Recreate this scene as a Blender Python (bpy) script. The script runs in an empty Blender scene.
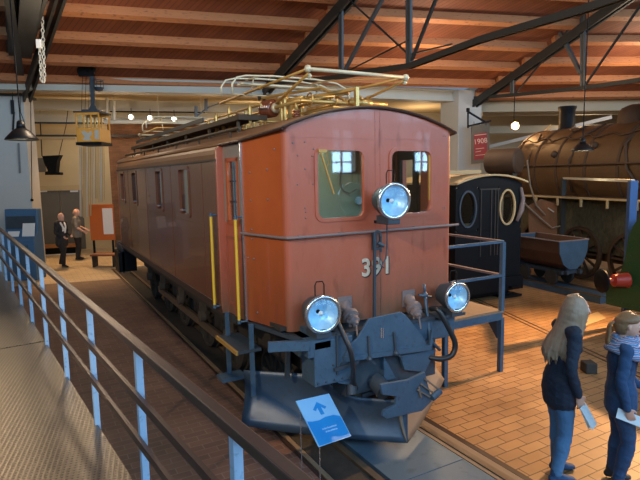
import bpy, bmesh, math, random
from mathutils import Vector as V, Matrix
random.seed(7)
S = bpy.context.scene
COL = S.collection
PI = math.pi
# ------------------------------------------------------------------ camera
FPX = 530.0; CAM = V((0, 0, 2.8))
def _cv(u, v): return V((u-320, 240-v, -FPX))
dY = _cv(23, 180.5).normalized()
dX = _cv(1300, 157); dX = (dX-dY*dX.dot(dY)).normalized()
dZ = dX.cross(dY)
ROT = Matrix((dX, dY, dZ))
def ray(u, v): return (ROT@_cv(u, v)).normalized()
def atz(u, v, z): r = ray(u, v); return CAM+r*((z-CAM.z)/r.z)
def aty(u, v, y): r = ray(u, v); return CAM+r*(y/r.y)
def atx(u, v, x): r = ray(u, v); return CAM+r*(x/r.x)
FWD = V((-ROT[0][2], -ROT[1][2], 0)).normalized()
RGT = V((FWD.y, -FWD.x, 0))
def atf(u, v, d): r = ray(u, v); return CAM+r*(d/r.dot(FWD))
def atp(u, v, p0, n): r = ray(u, v); return CAM+r*((p0-CAM).dot(n)/r.dot(n))
def az(deg): a = math.radians(deg); return FWD*math.cos(a)+RGT*math.sin(a)   # azimuth from view direction
cam = bpy.data.cameras.new('camera'); co = bpy.data.objects.new('camera', cam); COL.objects.link(co)
cam.sensor_width = 36; cam.lens = FPX/640*36; cam.clip_start = .05; cam.clip_end = 200
co.matrix_world = Matrix.Translation(CAM)@ROT.to_4x4()
S.camera = co

# ------------------------------------------------------------------ materials
_m = {}
def mat(name, c, rough=.6, metal=0., c2=None, ns=4., amt=.5, bump=.0, bs=None, coat=0., spec=.5, c3=None, stretch=None):
    if name in _m: return _m[name]
    m = bpy.data.materials.new(name); m.use_nodes = True; _m[name] = m
    nt = m.node_tree; N = nt.nodes; L = nt.links; b = N['Principled BSDF']
    b.inputs['Base Color'].default_value = (*c, 1); b.inputs['Roughness'].default_value = rough
    b.inputs['Metallic'].default_value = metal; b.inputs['Coat Weight'].default_value = coat
    b.inputs['Specular IOR Level'].default_value = spec
    tc = N.new('ShaderNodeTexCoord'); src = tc.outputs['Object']
    if stretch:
        mp = N.new('ShaderNodeMapping'); mp.inputs['Scale'].default_value = stretch
        L.new(src, mp.inputs[0]); src = mp.outputs[0]
    if c2 is not None:
        n = N.new('ShaderNodeTexNoise'); n.inputs['Scale'].default_value = ns; n.inputs['Detail'].default_value = 6
        n.inputs['Roughness'].default_value = .62
        L.new(src, n.inputs['Vector'])
        r = N.new('ShaderNodeValToRGB'); r.color_ramp.elements[0].position = .5-amt*.5; r.color_ramp.elements[1].position = .5+amt*.5
        r.color_ramp.elements[0].color = (*c, 1); r.color_ramp.elements[1].color = (*c2, 1)
        L.new(n.outputs['Fac'], r.inputs[0]); out = r.outputs[0]
        if c3 is not None:
            n3 = N.new('ShaderNodeTexNoise'); n3.inputs['Scale'].default_value = ns*5; n3.inputs['Detail'].default_value = 4
            L.new(src, n3.inputs['Vector'])
            r3 = N.new('ShaderNodeValToRGB'); r3.color_ramp.elements[0].position = .58; r3.color_ramp.elements[1].position = .72
            L.new(n3.outputs['Fac'], r3.inputs[0])
            mx = N.new('ShaderNodeMix'); mx.data_type = 'RGBA'; L.new(r3.outputs[0], mx.inputs[0]); L.new(out, mx.inputs[6]); mx.inputs[7].default_value = (*c3, 1); out = mx.outputs[2]
        L.new(out, b.inputs['Base Color'])
    if bump:
        n2 = N.new('ShaderNodeTexNoise'); n2.inputs['Scale'].default_value = bs or ns*6; n2.inputs['Detail'].default_value = 3
        L.new(src, n2.inputs['Vector'])
        bp = N.new('ShaderNodeBump'); bp.inputs['Strength'].default_value = bump; bp.inputs['Distance'].default_value = .02
        L.new(n2.outputs['Fac'], bp.inputs['Height']); L.new(bp.outputs[0], b.inputs['Normal'])
    return m
def emit(name, c, s):
    m = bpy.data.materials.new(name); m.use_nodes = True; b = m.node_tree.nodes['Principled BSDF']
    b.inputs['Base Color'].default_value = (*c, 1); b.inputs['Emission Color'].default_value = (*c, 1); b.inputs['Emission Strength'].default_value = s
    return m
def glassmat(name, c=(.9, .95, .95), alpha=.12, rough=.03):
    m = bpy.data.materials.new(name); m.use_nodes = True; nt = m.node_tree; N = nt.nodes; L = nt.links
    N.remove(N['Principled BSDF']); out = N['Material Output']
    t = N.new('ShaderNodeBsdfTransparent'); t.inputs[0].default_value = (*c, 1)
    g = N.new('ShaderNodeBsdfGlossy'); g.inputs['Roughness'].default_value = rough
    f = N.new('ShaderNodeLayerWeight'); f.inputs[0].default_value = .5
    pw_ = N.new('ShaderNodeMath'); pw_.operation = 'POWER'; pw_.inputs[1].default_value = 4; L.new(f.outputs['Facing'], pw_.inputs[0])
    ad = N.new('ShaderNodeMath'); ad.operation = 'ADD'; ad.inputs[1].default_value = alpha; L.new(pw_.outputs[0], ad.inputs[0])
    mx = N.new('ShaderNodeMixShader'); L.new(ad.outputs[0], mx.inputs[0]); L.new(t.outputs[0], mx.inputs[1]); L.new(g.outputs[0], mx.inputs[2])
    L.new(mx.outputs[0], out.inputs[0]); return m
def brickmat(name, ca, cb, mortar, w, h, rot=0., ms=.008, rough=.75, bump=.4, ns=1.2, dirt=(.5, .5, .5), gloss_var=0, vert=None):
    m = bpy.data.materials.new(name); m.use_nodes = True; nt = m.node_tree; N = nt.nodes; L = nt.links; b = N['Principled BSDF']
    tc = N.new('ShaderNodeTexCoord'); mp = N.new('ShaderNodeMapping'); mp.inputs['Rotation'].default_value = vert if vert else (0, 0, rot)
    L.new(tc.outputs['Object'], mp.inputs[0])
    bk = N.new('ShaderNodeTexBrick'); L.new(mp.outputs[0], bk.inputs['Vector'])
    bk.inputs['Scale'].default_value = 1; bk.inputs['Brick Width'].default_value = w; bk.inputs['Row Height'].default_value = h
    bk.inputs['Mortar Size'].default_value = ms; bk.inputs['Mortar Smooth'].default_value = .2
    bk.inputs['Color1'].default_value = (*ca, 1); bk.inputs['Color2'].default_value = (*cb, 1); bk.inputs['Mortar'].default_value = (*mortar, 1)
    n = N.new('ShaderNodeTexNoise'); n.inputs['Scale'].default_value = ns; n.inputs['Detail'].default_value = 7; L.new(tc.outputs['Object'], n.inputs['Vector'])
    r = N.new('ShaderNodeValToRGB'); r.color_ramp.elements[0].position = .3; r.color_ramp.elements[1].position = .7
    r.color_ramp.elements[0].color = (*dirt, 1); r.color_ramp.elements[1].color = (1.1, 1.1, 1.1, 1); L.new(n.outputs['Fac'], r.inputs[0])
    mx = N.new('ShaderNodeMix'); mx.data_type = 'RGBA'; mx.blend_type = 'MULTIPLY'; mx.inputs[0].default_value = .8
    L.new(bk.outputs['Color'], mx.inputs[6]); L.new(r.outputs[0], mx.inputs[7]); L.new(mx.outputs[2], b.inputs['Base Color'])
    b.inputs['Roughness'].default_value = rough
    if gloss_var:
        rr = N.new('ShaderNodeMapRange'); rr.inputs['To Min'].default_value = rough-gloss_var; rr.inputs['To Max'].default_value = rough+gloss_var
        L.new(n.outputs['Fac'], rr.inputs[0]); L.new(rr.outputs[0], b.inputs['Roughness'])
    bp = N.new('ShaderNodeBump'); bp.inputs['Strength'].default_value = bump; bp.inputs['Distance'].default_value = .01; bp.invert = True
    L.new(bk.outputs['Fac'], bp.inputs['Height']); L.new(bp.outputs[0], b.inputs['Normal'])
    return m

M = {}
M['red'] = mat('loco_red_paint', (.27, .075, .038), .36, 0, (.33, .115, .07), 1.3, .7, .05, 30, coat=.25, c3=(.22, .055, .03))
M['redfront'] = mat('loco_front_red_paint', (.375, .076, .034), .34, 0, (.44, .15, .095), 1.1, .8, .05, 25, coat=.15, c3=(.3, .075, .04), stretch=(1.6, 1, .5))
M['orange'] = mat('loco_warm_lit_panel', (.50, .115, .028), .38, 0, (.36, .07, .014), 1.5, .7, .03, 25, coat=.3)  # warm side light put into the orange of the left cab panel
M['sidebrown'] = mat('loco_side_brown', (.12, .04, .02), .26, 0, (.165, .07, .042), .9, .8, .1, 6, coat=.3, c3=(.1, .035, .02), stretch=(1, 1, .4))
M['roofbrown'] = mat('loco_roof_brown', (.16, .075, .032), .55, 0, (.21, .11, .05), 2, .8, .1)
M['walkdark'] = mat('weathered_dark_catwalk', (.03, .022, .015), .75, 0, (.07, .048, .026), 2, .8, .1)
M['edge'] = mat('loco_edge_dark', (.045, .025, .02), .5)
M['blue'] = mat('dusty_blue_grey_steel', (.038, .078, .13), .5, .1, (.07, .13, .195), 5, .7, .15, 25, c3=(.045, .075, .11))
M['blued'] = mat('dark_blue_grey_steel', (.035, .05, .07), .5, .2, (.06, .08, .1), 5, .7, .1)
M['plow'] = mat('plow_steel', (.024, .045, .078), .4, .2, (.06, .105, .165), 2.2, .7, .12, 12, c3=(.05, .07, .1))
M['plowr'] = mat('plow_warm_lit_steel', (.16, .13, .10), .6, .2, (.24, .2, .16), 4, .7, .1)  # grey-brown holds the warm light that falls on the right wing
M['black'] = mat('black_paint', (.006, .007, .009), .5, 0, (.010, .011, .013), 4, .7, spec=.12)
M['dark'] = mat('dark_underframe', (.02, .018, .016), .75, 0, (.045, .04, .035), 5, .7, .2)
M['yellow'] = mat('yellow_paint', (.75, .48, .03), .4, 0, (.65, .42, .05), 8, .6)
M['grey'] = mat('grey_door_paint', (.22, .23, .22), .45, 0, (.28, .2, .15), 2, .6)
M['green_in'] = mat('cab_green_paint', (.33, .40, .30), .6, 0, (.27, .34, .26), 3, .6)
M['brass'] = mat('brass', (.64, .43, .15), .36, .6, (.46, .29, .09), 12, .8, .1)
M['gold'] = mat('gold_bronze_paint', (.56, .34, .09), .5, .3, (.40, .23, .06), 9, .8, .1)
M['ivory'] = mat('ivory_painted_tube', (.62, .58, .42), .45, .2, (.5, .45, .3), 10, .7)
M['porc'] = mat('brown_glazed_porcelain', (.16, .045, .02), .2, 0, coat=.5)
M['dusty'] = mat('dusty_mauve_iron', (.15, .12, .12), .7, 0, (.22, .17, .16), 12, .8, .2)
M['chrome'] = mat('chrome_rim', (.6, .68, .75), .18, .9)
M['lens'] = mat('lamp_reflector', (.62, .86, 1.0), .4, .35, (.3, .62, .9), 9, .5, .6, 14)  # blue-white daylight glare put into the reflector colour
M['rubber'] = mat('black_rubber', (.015, .017, .02), .4)
M['glass'] = glassmat('window_glass', (.93, .97, .95), .09)
M['lampglass'] = glassmat('lamp_glass', (.92, .98, 1), .03)
M['rail'] = mat('steel_rail', (.16, .13, .10), .4, .6, (.22, .17, .12), 8, .7, stretch=(4, .3, 4))
M['tracksand'] = mat('track_bed_dark', (.05, .04, .032), .85, 0, (.085, .07, .055), 3, .8, .3, 40)
M['plank'] = mat('weathered_tan_strip', (.27, .2, .13), .7, 0, (.2, .14, .09), 3, .8, .1, 30, stretch=(6, .4, 1))
M['plate'] = mat('blue_grey_floor_plate', (.075, .135, .20), .42, .2, (.11, .18, .25), 1.3, .7, .05, 30, c3=(.06, .11, .16))
M['truss'] = mat('dark_truss_steel', (.022, .024, .024), .55, .2, (.035, .037, .036), 3, .7)
M['trussg'] = mat('grey_truss_steel', (.07, .08, .085), .5, .2, (.1, .11, .115), 3, .7)
M['cream'] = mat('cream_painted_steel', (.50, .50, .44), .6, 0, (.42, .43, .38), 1.5, .8, .05)
M['white'] = mat('white_plaster', (.55, .56, .53), .8, 0, (.48, .49, .47), 1.5, .8, .1)
M['tanwall'] = mat('tan_plaster', (.56, .44, .25), .85, 0, (.48, .37, .2), 1.2, .8, .1)
M['tan'] = mat('tan_paint', (.5, .38, .2), .7, 0, (.42, .31, .16), 2, .8)
M['paper'] = mat('white_paper', (.8, .8, .78), .7)
M['blackmetal'] = mat('black_metal', (.02, .02, .022), .4, .4)

def add_low_tint(m, z0, z1, col):
    nt = m.node_tree; N = nt.nodes; L = nt.links; b = N['Principled BSDF']; old = b.inputs['Base Color'].links[0].from_socket
    tc = N.new('ShaderNodeTexCoord'); sp = N.new('ShaderNodeSeparateXYZ'); L.new(tc.outputs['Object'], sp.inputs[0])
    mr = N.new('ShaderNodeMapRange'); mr.inputs['From Min'].default_value = z1; mr.inputs['From Max'].default_value = z0; L.new(sp.outputs['Z'], mr.inputs[0])
    mp = N.new('ShaderNodeMapping'); mp.inputs['Scale'].default_value = (5, 5, 1.2); L.new(tc.outputs['Object'], mp.inputs[0])
    n = N.new('ShaderNodeTexNoise'); n.inputs['Scale'].default_value = 1.6; n.inputs['Detail'].default_value = 6; L.new(mp.outputs[0], n.inputs['Vector'])
    mu = N.new('ShaderNodeMath'); mu.operation = 'MULTIPLY'; L.new(mr.outputs[0], mu.inputs[0]); L.new(n.outputs['Fac'], mu.inputs[1])
    m2 = N.new('ShaderNodeMath'); m2.operation = 'MULTIPLY'; m2.use_clamp = True; m2.inputs[1].default_value = 1.7; L.new(mu.outputs[0], m2.inputs[0])
    mx = N.new('ShaderNodeMix'); mx.data_type = 'RGBA'; L.new(m2.outputs[0], mx.inputs[0]); L.new(old, mx.inputs[6]); mx.inputs[7].default_value = (*col, 1); L.new(mx.outputs[2], b.inputs['Base Color'])
add_low_tint(M['redfront'], 1.3, 1.9, (.17, .085, .05))  # brown stain low on the front panel
add_low_tint(M['orange'], 1.3, 2.5, (.22, .06, .025))  # orange panel darkens towards the bottom
# ------------------------------------------------------------------ mesh builder
class MB:
    def __init__(s, off=(0, 0, 0), rz=0.):
        s.bm = bmesh.new(); s.off = V(off); s.mi = Matrix.Rotation(-rz, 3, 'Z')
    def _v(s, p): return s.bm.verts.new(s.mi@(V(p)-s.off))
    def face(s, pts):
        vs = [s._v(p) for p in pts]; return s.bm.faces.new(vs)
    def hexa(s, b, t):
        vb = [s._v(p) for p in b]; vt = [s._v(p) for p in t]; n = len(b)
        s.bm.faces.new(vb[::-1]); s.bm.faces.new(vt)
        for i in range(n): s.bm.faces.new((vb[i], vb[(i+1) % n], vt[(i+1) % n], vt[i]))
        return s
    def box(s, x0, x1, y0, y1, z0, z1):
        return s.hexa([(x0, y0, z0), (x1, y0, z0), (x1, y1, z0), (x0, y1, z0)], [(x0, y0, z1), (x1, y0, z1), (x1, y1, z1), (x0, y1, z1)])
    def obox(s, c, ax, ay, hx, hy, z0, z1):      # box turned in plan: centre c, unit axes
        c = V(c); ax = V(ax).normalized(); ay = V(ay).normalized()
        q = [c-ax*hx-ay*hy, c+ax*hx-ay*hy, c+ax*hx+ay*hy, c-ax*hx+ay*hy]
        return s.hexa([V((p.x, p.y, z0)) for p in q], [V((p.x, p.y, z1)) for p in q])
    def bar(s, a, b, w, h=None, up=(0, 0, 1)):
        a = V(a); b = V(b); h = h or w; d = (b-a).normalized(); up = V(up)
        if abs(d.dot(up)) > .98: up = V((0, 1, 0)) if abs(d.y) < .9 else V((1, 0, 0))
        x = d.cross(up).normalized()*w/2; y = x.cross(d).normalized()*h/2
        return s.hexa([a-x-y, a+x-y, a+x+y, a-x+y], [b-x-y, b+x-y, b+x+y, b-x+y])
    def tube(s, pts, r, n=8, closed=False, cap=True):
        pts = [V(p) for p in pts]; k = len(pts); rr = r if isinstance(r, (list, tuple)) else [r]*k
        rings = []; prev = None
        for i, p in enumerate(pts):
            if closed: d = pts[(i+1) % k]-pts[i-1]
            else: d = pts[min(i+1, k-1)]-pts[max(i-1, 0)]
            d.normalize()
            if prev is None:
                u = V((0, 0, 1)) if abs(d.z) < .9 else V((1, 0, 0)); x = d.cross(u).normalized()
            else:
                x = prev-d*prev.dot(d); x.normalize()
            prev = x; y = d.cross(x)
            rings.append([s._v(p+(x*math.cos(2*PI*j/n)+y*math.sin(2*PI*j/n))*rr[i]) for j in range(n)])
        m = k if closed else k-1
        for i in range(m):
            A = rings[i]; B = rings[(i+1) % k]
            for j in range(n): s.bm.faces.new((A[j], A[(j+1) % n], B[(j+1) % n], B[j]))
        if cap and not closed:
            s.bm.faces.new(rings[0][::-1]); s.bm.faces.new(rings[-1])
        return s
    def lathe(s, prof, c, axis=(0, 0, 1), n=24, cap=True):
        c = V(c); a = V(axis).normalized(); u = V((0, 0, 1)) if abs(a.z) < .9 else V((1, 0, 0)); x = a.cross(u).normalized(); y = a.cross(x)
        rings = [[s._v(c+a*z+(x*math.cos(2*PI*j/n)+y*math.sin(2*PI*j/n))*max(r, 1e-4)) for j in range(n)] for r, z in prof]
        for A, B in zip(rings, rings[1:]):
            for j in range(n): s.bm.faces.new((A[j], A[(j+1) % n], B[(j+1) % n], B[j]))
        if cap: s.bm.faces.new(rings[0][::-1]); s.bm.faces.new(rings[-1])
        return s
    def prism(s, poly, d):                          # planar polygon pushed along d
        d = V(d); return s.hexa([V(p) for p in poly], [V(p)+d for p in poly])
    def ring(s, outer, inner, d):                    # two loops of the same count
        d = V(d); n = len(outer)
        O = [s._v(p) for p in outer]; I = [s._v(p) for p in inner]; O2 = [s._v(V(p)+d) for p in outer]; I2 = [s._v(V(p)+d) for p in inner]
        for i in range(n):
            j = (i+1) % n
            s.bm.faces.new((O[i], O[j], I[j], I[i])); s.bm.faces.new((O2[j], O2[i], I2[i], I2[j]))
            s.bm.faces.new((O[j], O[i], O2[i], O2[j])); s.bm.faces.new((I[i], I[j], I2[j], I2[i]))
        return s
    def ball(s, c, r, n=10, sx=1, sy=1, sz=1):
        c = V(c); k = n//2
        for i in range(1, 1): pass
        rings = []
        for i in range(1, k):
            t = PI*i/k; rings.append([s._v(c+V((sx*r*math.sin(t)*math.cos(2*PI*j/n), sy*r*math.sin(t)*math.sin(2*PI*j/n), sz*r*math.cos(t)))) for j in range(n)])
        T = s._v(c+V((0, 0, sz*r))); B = s._v(c-V((0, 0, sz*r)))
        for j in range(n):
            s.bm.faces.new((T, rings[0][j], rings[0][(j+1) % n])); s.bm.faces.new((B, rings[-1][(j+1) % n], rings[-1][j]))
        for A, Bq in zip(rings, rings[1:]):
            for j in range(n): s.bm.faces.new((A[j], Bq[j], Bq[(j+1) % n], A[(j+1) % n]))
        return s
    def build(s, name, m, parent=None, smooth=False, bevel=0, kind=None, label=None):
        bmesh.ops.recalc_face_normals(s.bm, faces=s.bm.faces)
        me = bpy.data.meshes.new(name); s.bm.to_mesh(me); s.bm.free()
        me.materials.append(M[m] if isinstance(m, str) else m)
        if smooth: me.polygons.foreach_set('use_smooth', [True]*len(me.polygons))
        o = bpy.data.objects.new(name, me); COL.objects.link(o)
        if smooth == 'auto':
            md = o.modifiers.new('es', 'EDGE_SPLIT'); md.split_angle = math.radians(40)
        if bevel:
            b = o.modifiers.new('bevel', 'BEVEL'); b.width = bevel; b.segments = 2; b.limit_method = 'ANGLE'
        if parent is not None: o.parent = parent
        if kind: o['kind'] = kind
        if label: o['label'] = label
        return o
def thing(name, label, cat, loc=(0, 0, 0), rz=0., group=None):
    o = bpy.data.objects.new(name, None); COL.objects.link(o); o.location = loc; o.rotation_euler = (0, 0, rz)
    o['label'] = label; o['category'] = cat; o.empty_display_size = .1
    if group: o['group'] = group
    return o
def tag(o, label, cat, group=None, kind=None):
    o['label'] = label; o['category'] = cat
    if group: o['group'] = group
    if kind: o['kind'] = kind
    return o
def kids(o): return [c for c in bpy.data.objects if c.parent == o]
def copytree(o, parent=None):
    c = o.copy(); COL.objects.link(c); c.parent = parent
    for k in kids(o):
        if k is not c: copytree(k, c)
    return c
def rrect(cx, cz, w, h, r, y, n=4):
    pts = []
    for (sx, sz, a0) in ((1, 1, 0), (-1, 1, 90), (-1, -1, 180), (1, -1, 270)):
        for i in range(n+1):
            a = math.radians(a0+90*i/n); pts.append(V((cx+sx*(w/2-r)+r*math.cos(a), y, cz+sz*(h/2-r)+r*math.sin(a))))
    return pts
def circ(c, r, n=24, ax=(1, 0, 0), ay=(0, 0, 1), ry=None):
    c = V(c); ax = V(ax); ay = V(ay); return [c+ax*r*math.cos(2*PI*i/n)+ay*(ry or r)*math.sin(2*PI*i/n) for i in range(n)]
def text(name, s, size, m, parent, loc, xd, up, ext=.002, align='CENTER', offset=0.):
    c = bpy.data.curves.new(name, 'FONT'); c.body = s; c.size = size; c.extrude = ext; c.align_x = align; c.align_y = 'CENTER'; c.offset = offset
    o = bpy.data.objects.new('tmp', c); COL.objects.link(o)
    dg = bpy.context.evaluated_depsgraph_get(); me = bpy.data.meshes.new_from_object(o.evaluated_get(dg)); bpy.data.objects.remove(o)
    me.materials.clear(); me.materials.append(M[m] if isinstance(m, str) else m); me.name = name
    xd = V(xd).normalized(); up = V(up); n = xd.cross(up).normalized(); up = n.cross(xd)
    me.transform(Matrix((( xd.x, up.x, n.x, loc[0]), (xd.y, up.y, n.y, loc[1]), (xd.z, up.z, n.z, loc[2]), (0, 0, 0, 1))))
    q = bpy.data.objects.new(name, me); COL.objects.link(q); q.parent = parent
    return q

# ------------------------------------------------------------------ the hall
SL = .27
d1, d2, d3 = az(74), az(77.5), az(87)
n1 = V((-d1.y, d1.x, 0)); n1 = n1 if n1.y > 0 else -n1
# roof line at column row
b0 = atp(160, 88, V((0, 17.6, 0)), n1)
def roofn(d):
    dn = V((-d.y, d.x, 0)).normalized(); dn = dn if dn.y > 0 else -dn
    return dn, d.cross(V((-dn.x, -dn.y, SL))).normalized()
dn1, N1 = roofn(d1)
A0 = atp(264, 82, b0, N1); A1 = atp(335, 0, b0, N1)
C0 = atp(27, 82, b0, N1); C1 = atp(52, 0, b0, N1)
dA = (A1-A0); dA /= -dA.y; dC = (C1-C0); dC /= -dC.y
# bay 2 plane contains truss A chord and d2
N2 = d2.cross(dA).normalized()
B0 = atp(468, 99, A0, N2); B1 = atp(605, 0, A0, N2); dB = (B1-B0); dB /= -dB.y
N3 = d3.cross(dB).normalized()
d0 = az(66); N0 = d0.cross(dC).normalized()
def chord(P, d, t): return P+d*t
TEND = 22.0
def hit(P, d, Q, e, horizontal=True):     # t on line P+d t so that (P+dt - Q) parallel to e in plan
    # cross in xy
    w = Q-P; return (w.x*e.y-w.y*e.x)/(d.x*e.y-d.y*e.x)
def brkt(t0, t1, n): return [t0+(t1-t0)*i/n for i in range(n+1)]
def roofmat():
    m = bpy.data.materials.new('roof_boards'); m.use_nodes = True; nt = m.node_tree; N = nt.nodes; L = nt.links; b = N['Principled BSDF']
    tc = N.new('ShaderNodeTexCoord'); mp = N.new('ShaderNodeMapping'); ang = math.atan2(d1.y, d1.x)
    mp.inputs['Rotation'].default_value = (0, 0, -ang-math.radians(28)); L.new(tc.outputs['Object'], mp.inputs[0])
    mp2 = N.new('ShaderNodeMapping'); mp2.inputs['Rotation'].default_value = (0, 0, PI/2); L.new(mp.outputs[0], mp2.inputs[0])
    bk = N.new('ShaderNodeTexBrick'); L.new(mp2.outputs[0], bk.inputs['Vector']); bk.inputs['Scale'].default_value = 1
    bk.inputs['Brick Width'].default_value = 40; bk.inputs['Row Height'].default_value = .12; bk.inputs['Mortar Size'].default_value = .007
    bk.inputs['Color1'].default_value = (.20, .058, .024, 1); bk.inputs['Color2'].default_value = (.26, .082, .036, 1); bk.inputs['Mortar'].default_value = (.09, .028, .014, 1)
    n = N.new('ShaderNodeTexNoise'); n.inputs['Scale'].default_value = 1.5; n.inputs['Detail'].default_value = 6; L.new(mp.outputs[0], n.inputs['Vector'])
    mx = N.new('ShaderNodeMix'); mx.data_type = 'RGBA'; mx.blend_type = 'MULTIPLY'; mx.inputs[0].default_value = .6
    L.new(bk.outputs[0], mx.inputs[6]); L.new(n.outputs[0], mx.inputs[7]); 
    hs = N.new('ShaderNodeHueSaturation'); hs.inputs['Value'].default_value = 1.2; L.new(mx.outputs[2], hs.inputs['Color'])
    L.new(hs.outputs[0], b.inputs['Base Color']); b.inputs['Roughness'].default_value = .7
    return m
M['deck'] = roofmat()
M['purlin'] = mat('pine_purlin', (.50, .205, .08), .65, 0, (.40, .155, .06), 2.5, .7, .1, 20, stretch=(.6, .6, 3), c3=(.2, .075, .035))

# left outer bay reaches 9 m beyond truss C, right bay 16 m beyond truss B
bays = [(N0, d0, None, (C0, dC)), (N1, d1, (C0, dC), (A0, dA)), (N2, d2, (A0, dA), (B0, dB)), (N3, d3, (B0, dB), None)]
deck = MB()
LO, HI = -.1, TEND
def edge(bay, side, t, ref):
    return None
trim_i = 0
purl_root = []
for bi, (Nn, d, Lc, Rc) in enumerate(bays):
    Pm, dm = Lc if Lc else Rc
    def pts_at(t):
        p = chord(Pm, dm, t)
        if Lc: a = p
        else: a = p-d*9
        if Rc and Lc:
            Q, e = Rc; k = hit(Q, e, p, d); b = chord(Q, e, k)
        elif Rc: b = p
        else: b = p+d*16
        return a, b
    a, b = pts_at(LO); c, e = pts_at(HI)
    up = V((0, 0, .12))
    deck.hexa([a, b, e, c], [a+up, b+up, e+up, c+up])
    ts = [.42+i*1.21 for i in range(18)]
    for t in ts:
        a, b = pts_at(t); q = MB(); dd = (b-a).normalized(); sd = (chord(Pm, dm, 1)-chord(Pm, dm, 0)).normalized()
        upn = dd.cross(sd); upn = upn if upn.z > 0 else -upn
        q.bar(a-upn*.1-dd*.02, b-upn*.1+dd*.02, .20, .22, up=upn)
        o = q.build('trim_%d' % (trim_i+1), 'purlin', kind='structure'); trim_i += 1
ceil = deck.build('ceiling', 'deck', kind='structure')

# trusses: vertical plane through each top chord; nodes read on that plane
def truss(name, label, P, d, bottom, webs, wt=.22, top_to=TEND, extra=None):
    t = thing(name, label, 'truss', (P.x, P.y, 0), group=None)
    off = (P.x, P.y, 0); pn = V((d.y, -d.x, 0)).normalized()
    under = V((0, 0, -.33))
    for s in (-1, 1):
        MB(off).bar(P+under-d*.3+pn*s*.075, chord(P, d, top_to)+under+pn*s*.075, .06, .24).build('top_chord', 'truss', t)
    on = lambda u, v: atp(u, v, P, pn)
    bp = [on(*q) if len(q) == 2 else V(q) for q in bottom]
    m = MB(off)
    for a, b in zip(bp, bp[1:]):
        for s in (-1, 1): m.bar(a+pn*s*.04, b+pn*s*.04, .03, .10)
    m.build('bottom_chord', 'truss', t)
    for (p, q, w, mt) in webs:
        a = on(*p); b = on(*q)
        if mt == 'post':
            m = MB(off)
            for s in (-1, 1): m.bar(a+d*.05*s, b+d*.05*s, .05, .05)
            m.bar(a, b, .012, .11, up=d); m.build('web_post', 'trussg', t)
        else: MB(off).bar(a, b, w).build('tie_rod', 'trussg' if w > .05 else 'truss', t)
    return t
# A: its chord comes from (265,80) up to (335,0)
truss('roof_truss', 'dark steel roof truss rising over the pantographs of the red locomotive', A0, dA,
      [(268, 84), (340, 77), (365, 72), (410, 66), (480, 40), (585, 9), (640, -10)],
      [((341, 77), (341, -20), 0, 'post'), ((409, 66), (409, -30), 0, 'post'),
       ((343, 74), (384, -4), .07, ''), ((347, -2), (406, 52), .03, ''), ((412, 60), (438, -6), .05, ''), ((412, 54), (452, 44), .025, ''),
       ((423, 62), (458, 92), .03, '') if False else ((346, 72), (409, 40), .025, '')])
truss('roof_truss', 'dark steel roof truss climbing to the right from the white column', B0, dB,
      [(474, 98), (513, 95), (583, 88), (640, 80), (700, 62)],
      [((512, 95), (512, 62), 0, 'post'), ((583, 88), (583, 12), 0, 'post'),
       ((516, 93), (568, 30), .04, ''), ((547, 6), (581, 74), .09, ''), ((586, 84), (642, 3), .045, ''), ((536, 55), (622, -2), .03, '')])
# ------------------------------------------------------------------ columns, beam, walls
rowC = V((C0.x, C0.y, 0)); rowA = V((A0.x, A0.y, 0)); rowB = V((B0.x, B0.y, 0))
def wallseg(name, a, b, z0, z1, th, m, n=None, kind='structure'):
    a = V(a); b = V(b); d = (b-a); d.z = 0; d.normalize(); nn = V((-d.y, d.x, 0))
    q = [a, b, b+nn*th, a+nn*th]
    return MB().hexa([V((p.x, p.y, z0)) for p in q], [V((p.x, p.y, z1)) for p in q]).build(name, m, kind=kind)
# cream crane beam
zb = A0.z
bm_ = MB()
L0 = C0-d1*9; L0.z = 0
for (a, b) in ((rowC-d1*9, rowA+V((.2, 0, 0))), (rowA, rowB)):
    d = (b-a).normalized(); nn = V((-d.y, d.x, 0))
    for (o0, o1, z0, z1) in ((-.15, .25, zb-.36, zb-.06), (-.22, .32, zb-.09, zb-.03), (-.22, .32, zb-.4, zb-.34)):
        q = [a+nn*o0, b+nn*o0, b+nn*o1, a+nn*o1]
        bm_.hexa([V((p.x, p.y, z0)) for p in q], [V((p.x, p.y, z1)) for p in q])
bm_.build('trim_80', 'cream', kind='structure')
b3 = MB(); a = rowB; b = rowB+d3*16; nn = V((-d3.y, d3.x, 0))
q = [a-nn*.15, b-nn*.15, b+nn*.3, a+nn*.3]; b3.hexa([V((p.x, p.y, zb-.22)) for p in q], [V((p.x, p.y, zb+.1)) for p in q]); b3.build('trim_81', 'cream', kind='structure')
wallseg('trim_95', rowB+nn*.2, rowB+d3*16+nn*.2, 4.95, zb-.2, .1, mat('fascia_cream', (.42, .36, .26), .8, 0, (.36, .31, .22), 1.5, .8))
DEP = 6.2
bC = rowC+n1*DEP; bA = rowA+n1*DEP*.97; bB = rowB+n1*DEP; bR = rowB+d3*17+n1*DEP; bL = bC-d1*8
M['brickw'] = brickmat('brown_brick_wall', (.30, .13, .05), (.22, .09, .035), (.16, .1, .06), .25, .075, ms=.008, vert=(PI/2, 0, 0), dirt=(.5, .45, .4))
wallseg('wall_back', bL, bC+d1*1.45, 0, 5.6, .3, 'tanwall')
wallseg('wall_back', bC+d1*1.45, bA, 0, 5.6, .3, 'brickw')
M['greywall'] = mat('grey_tan_plaster', (.36, .33, .25), .85, 0, (.30, .27, .20), 1.2, .8, .1)
wallseg('wall_back', bA, bB, 0, 5.6, .3, 'greywall'); wallseg('wall_back', bB, bR, 0, 5.6, .3, 'greywall')
ce = MB()
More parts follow.
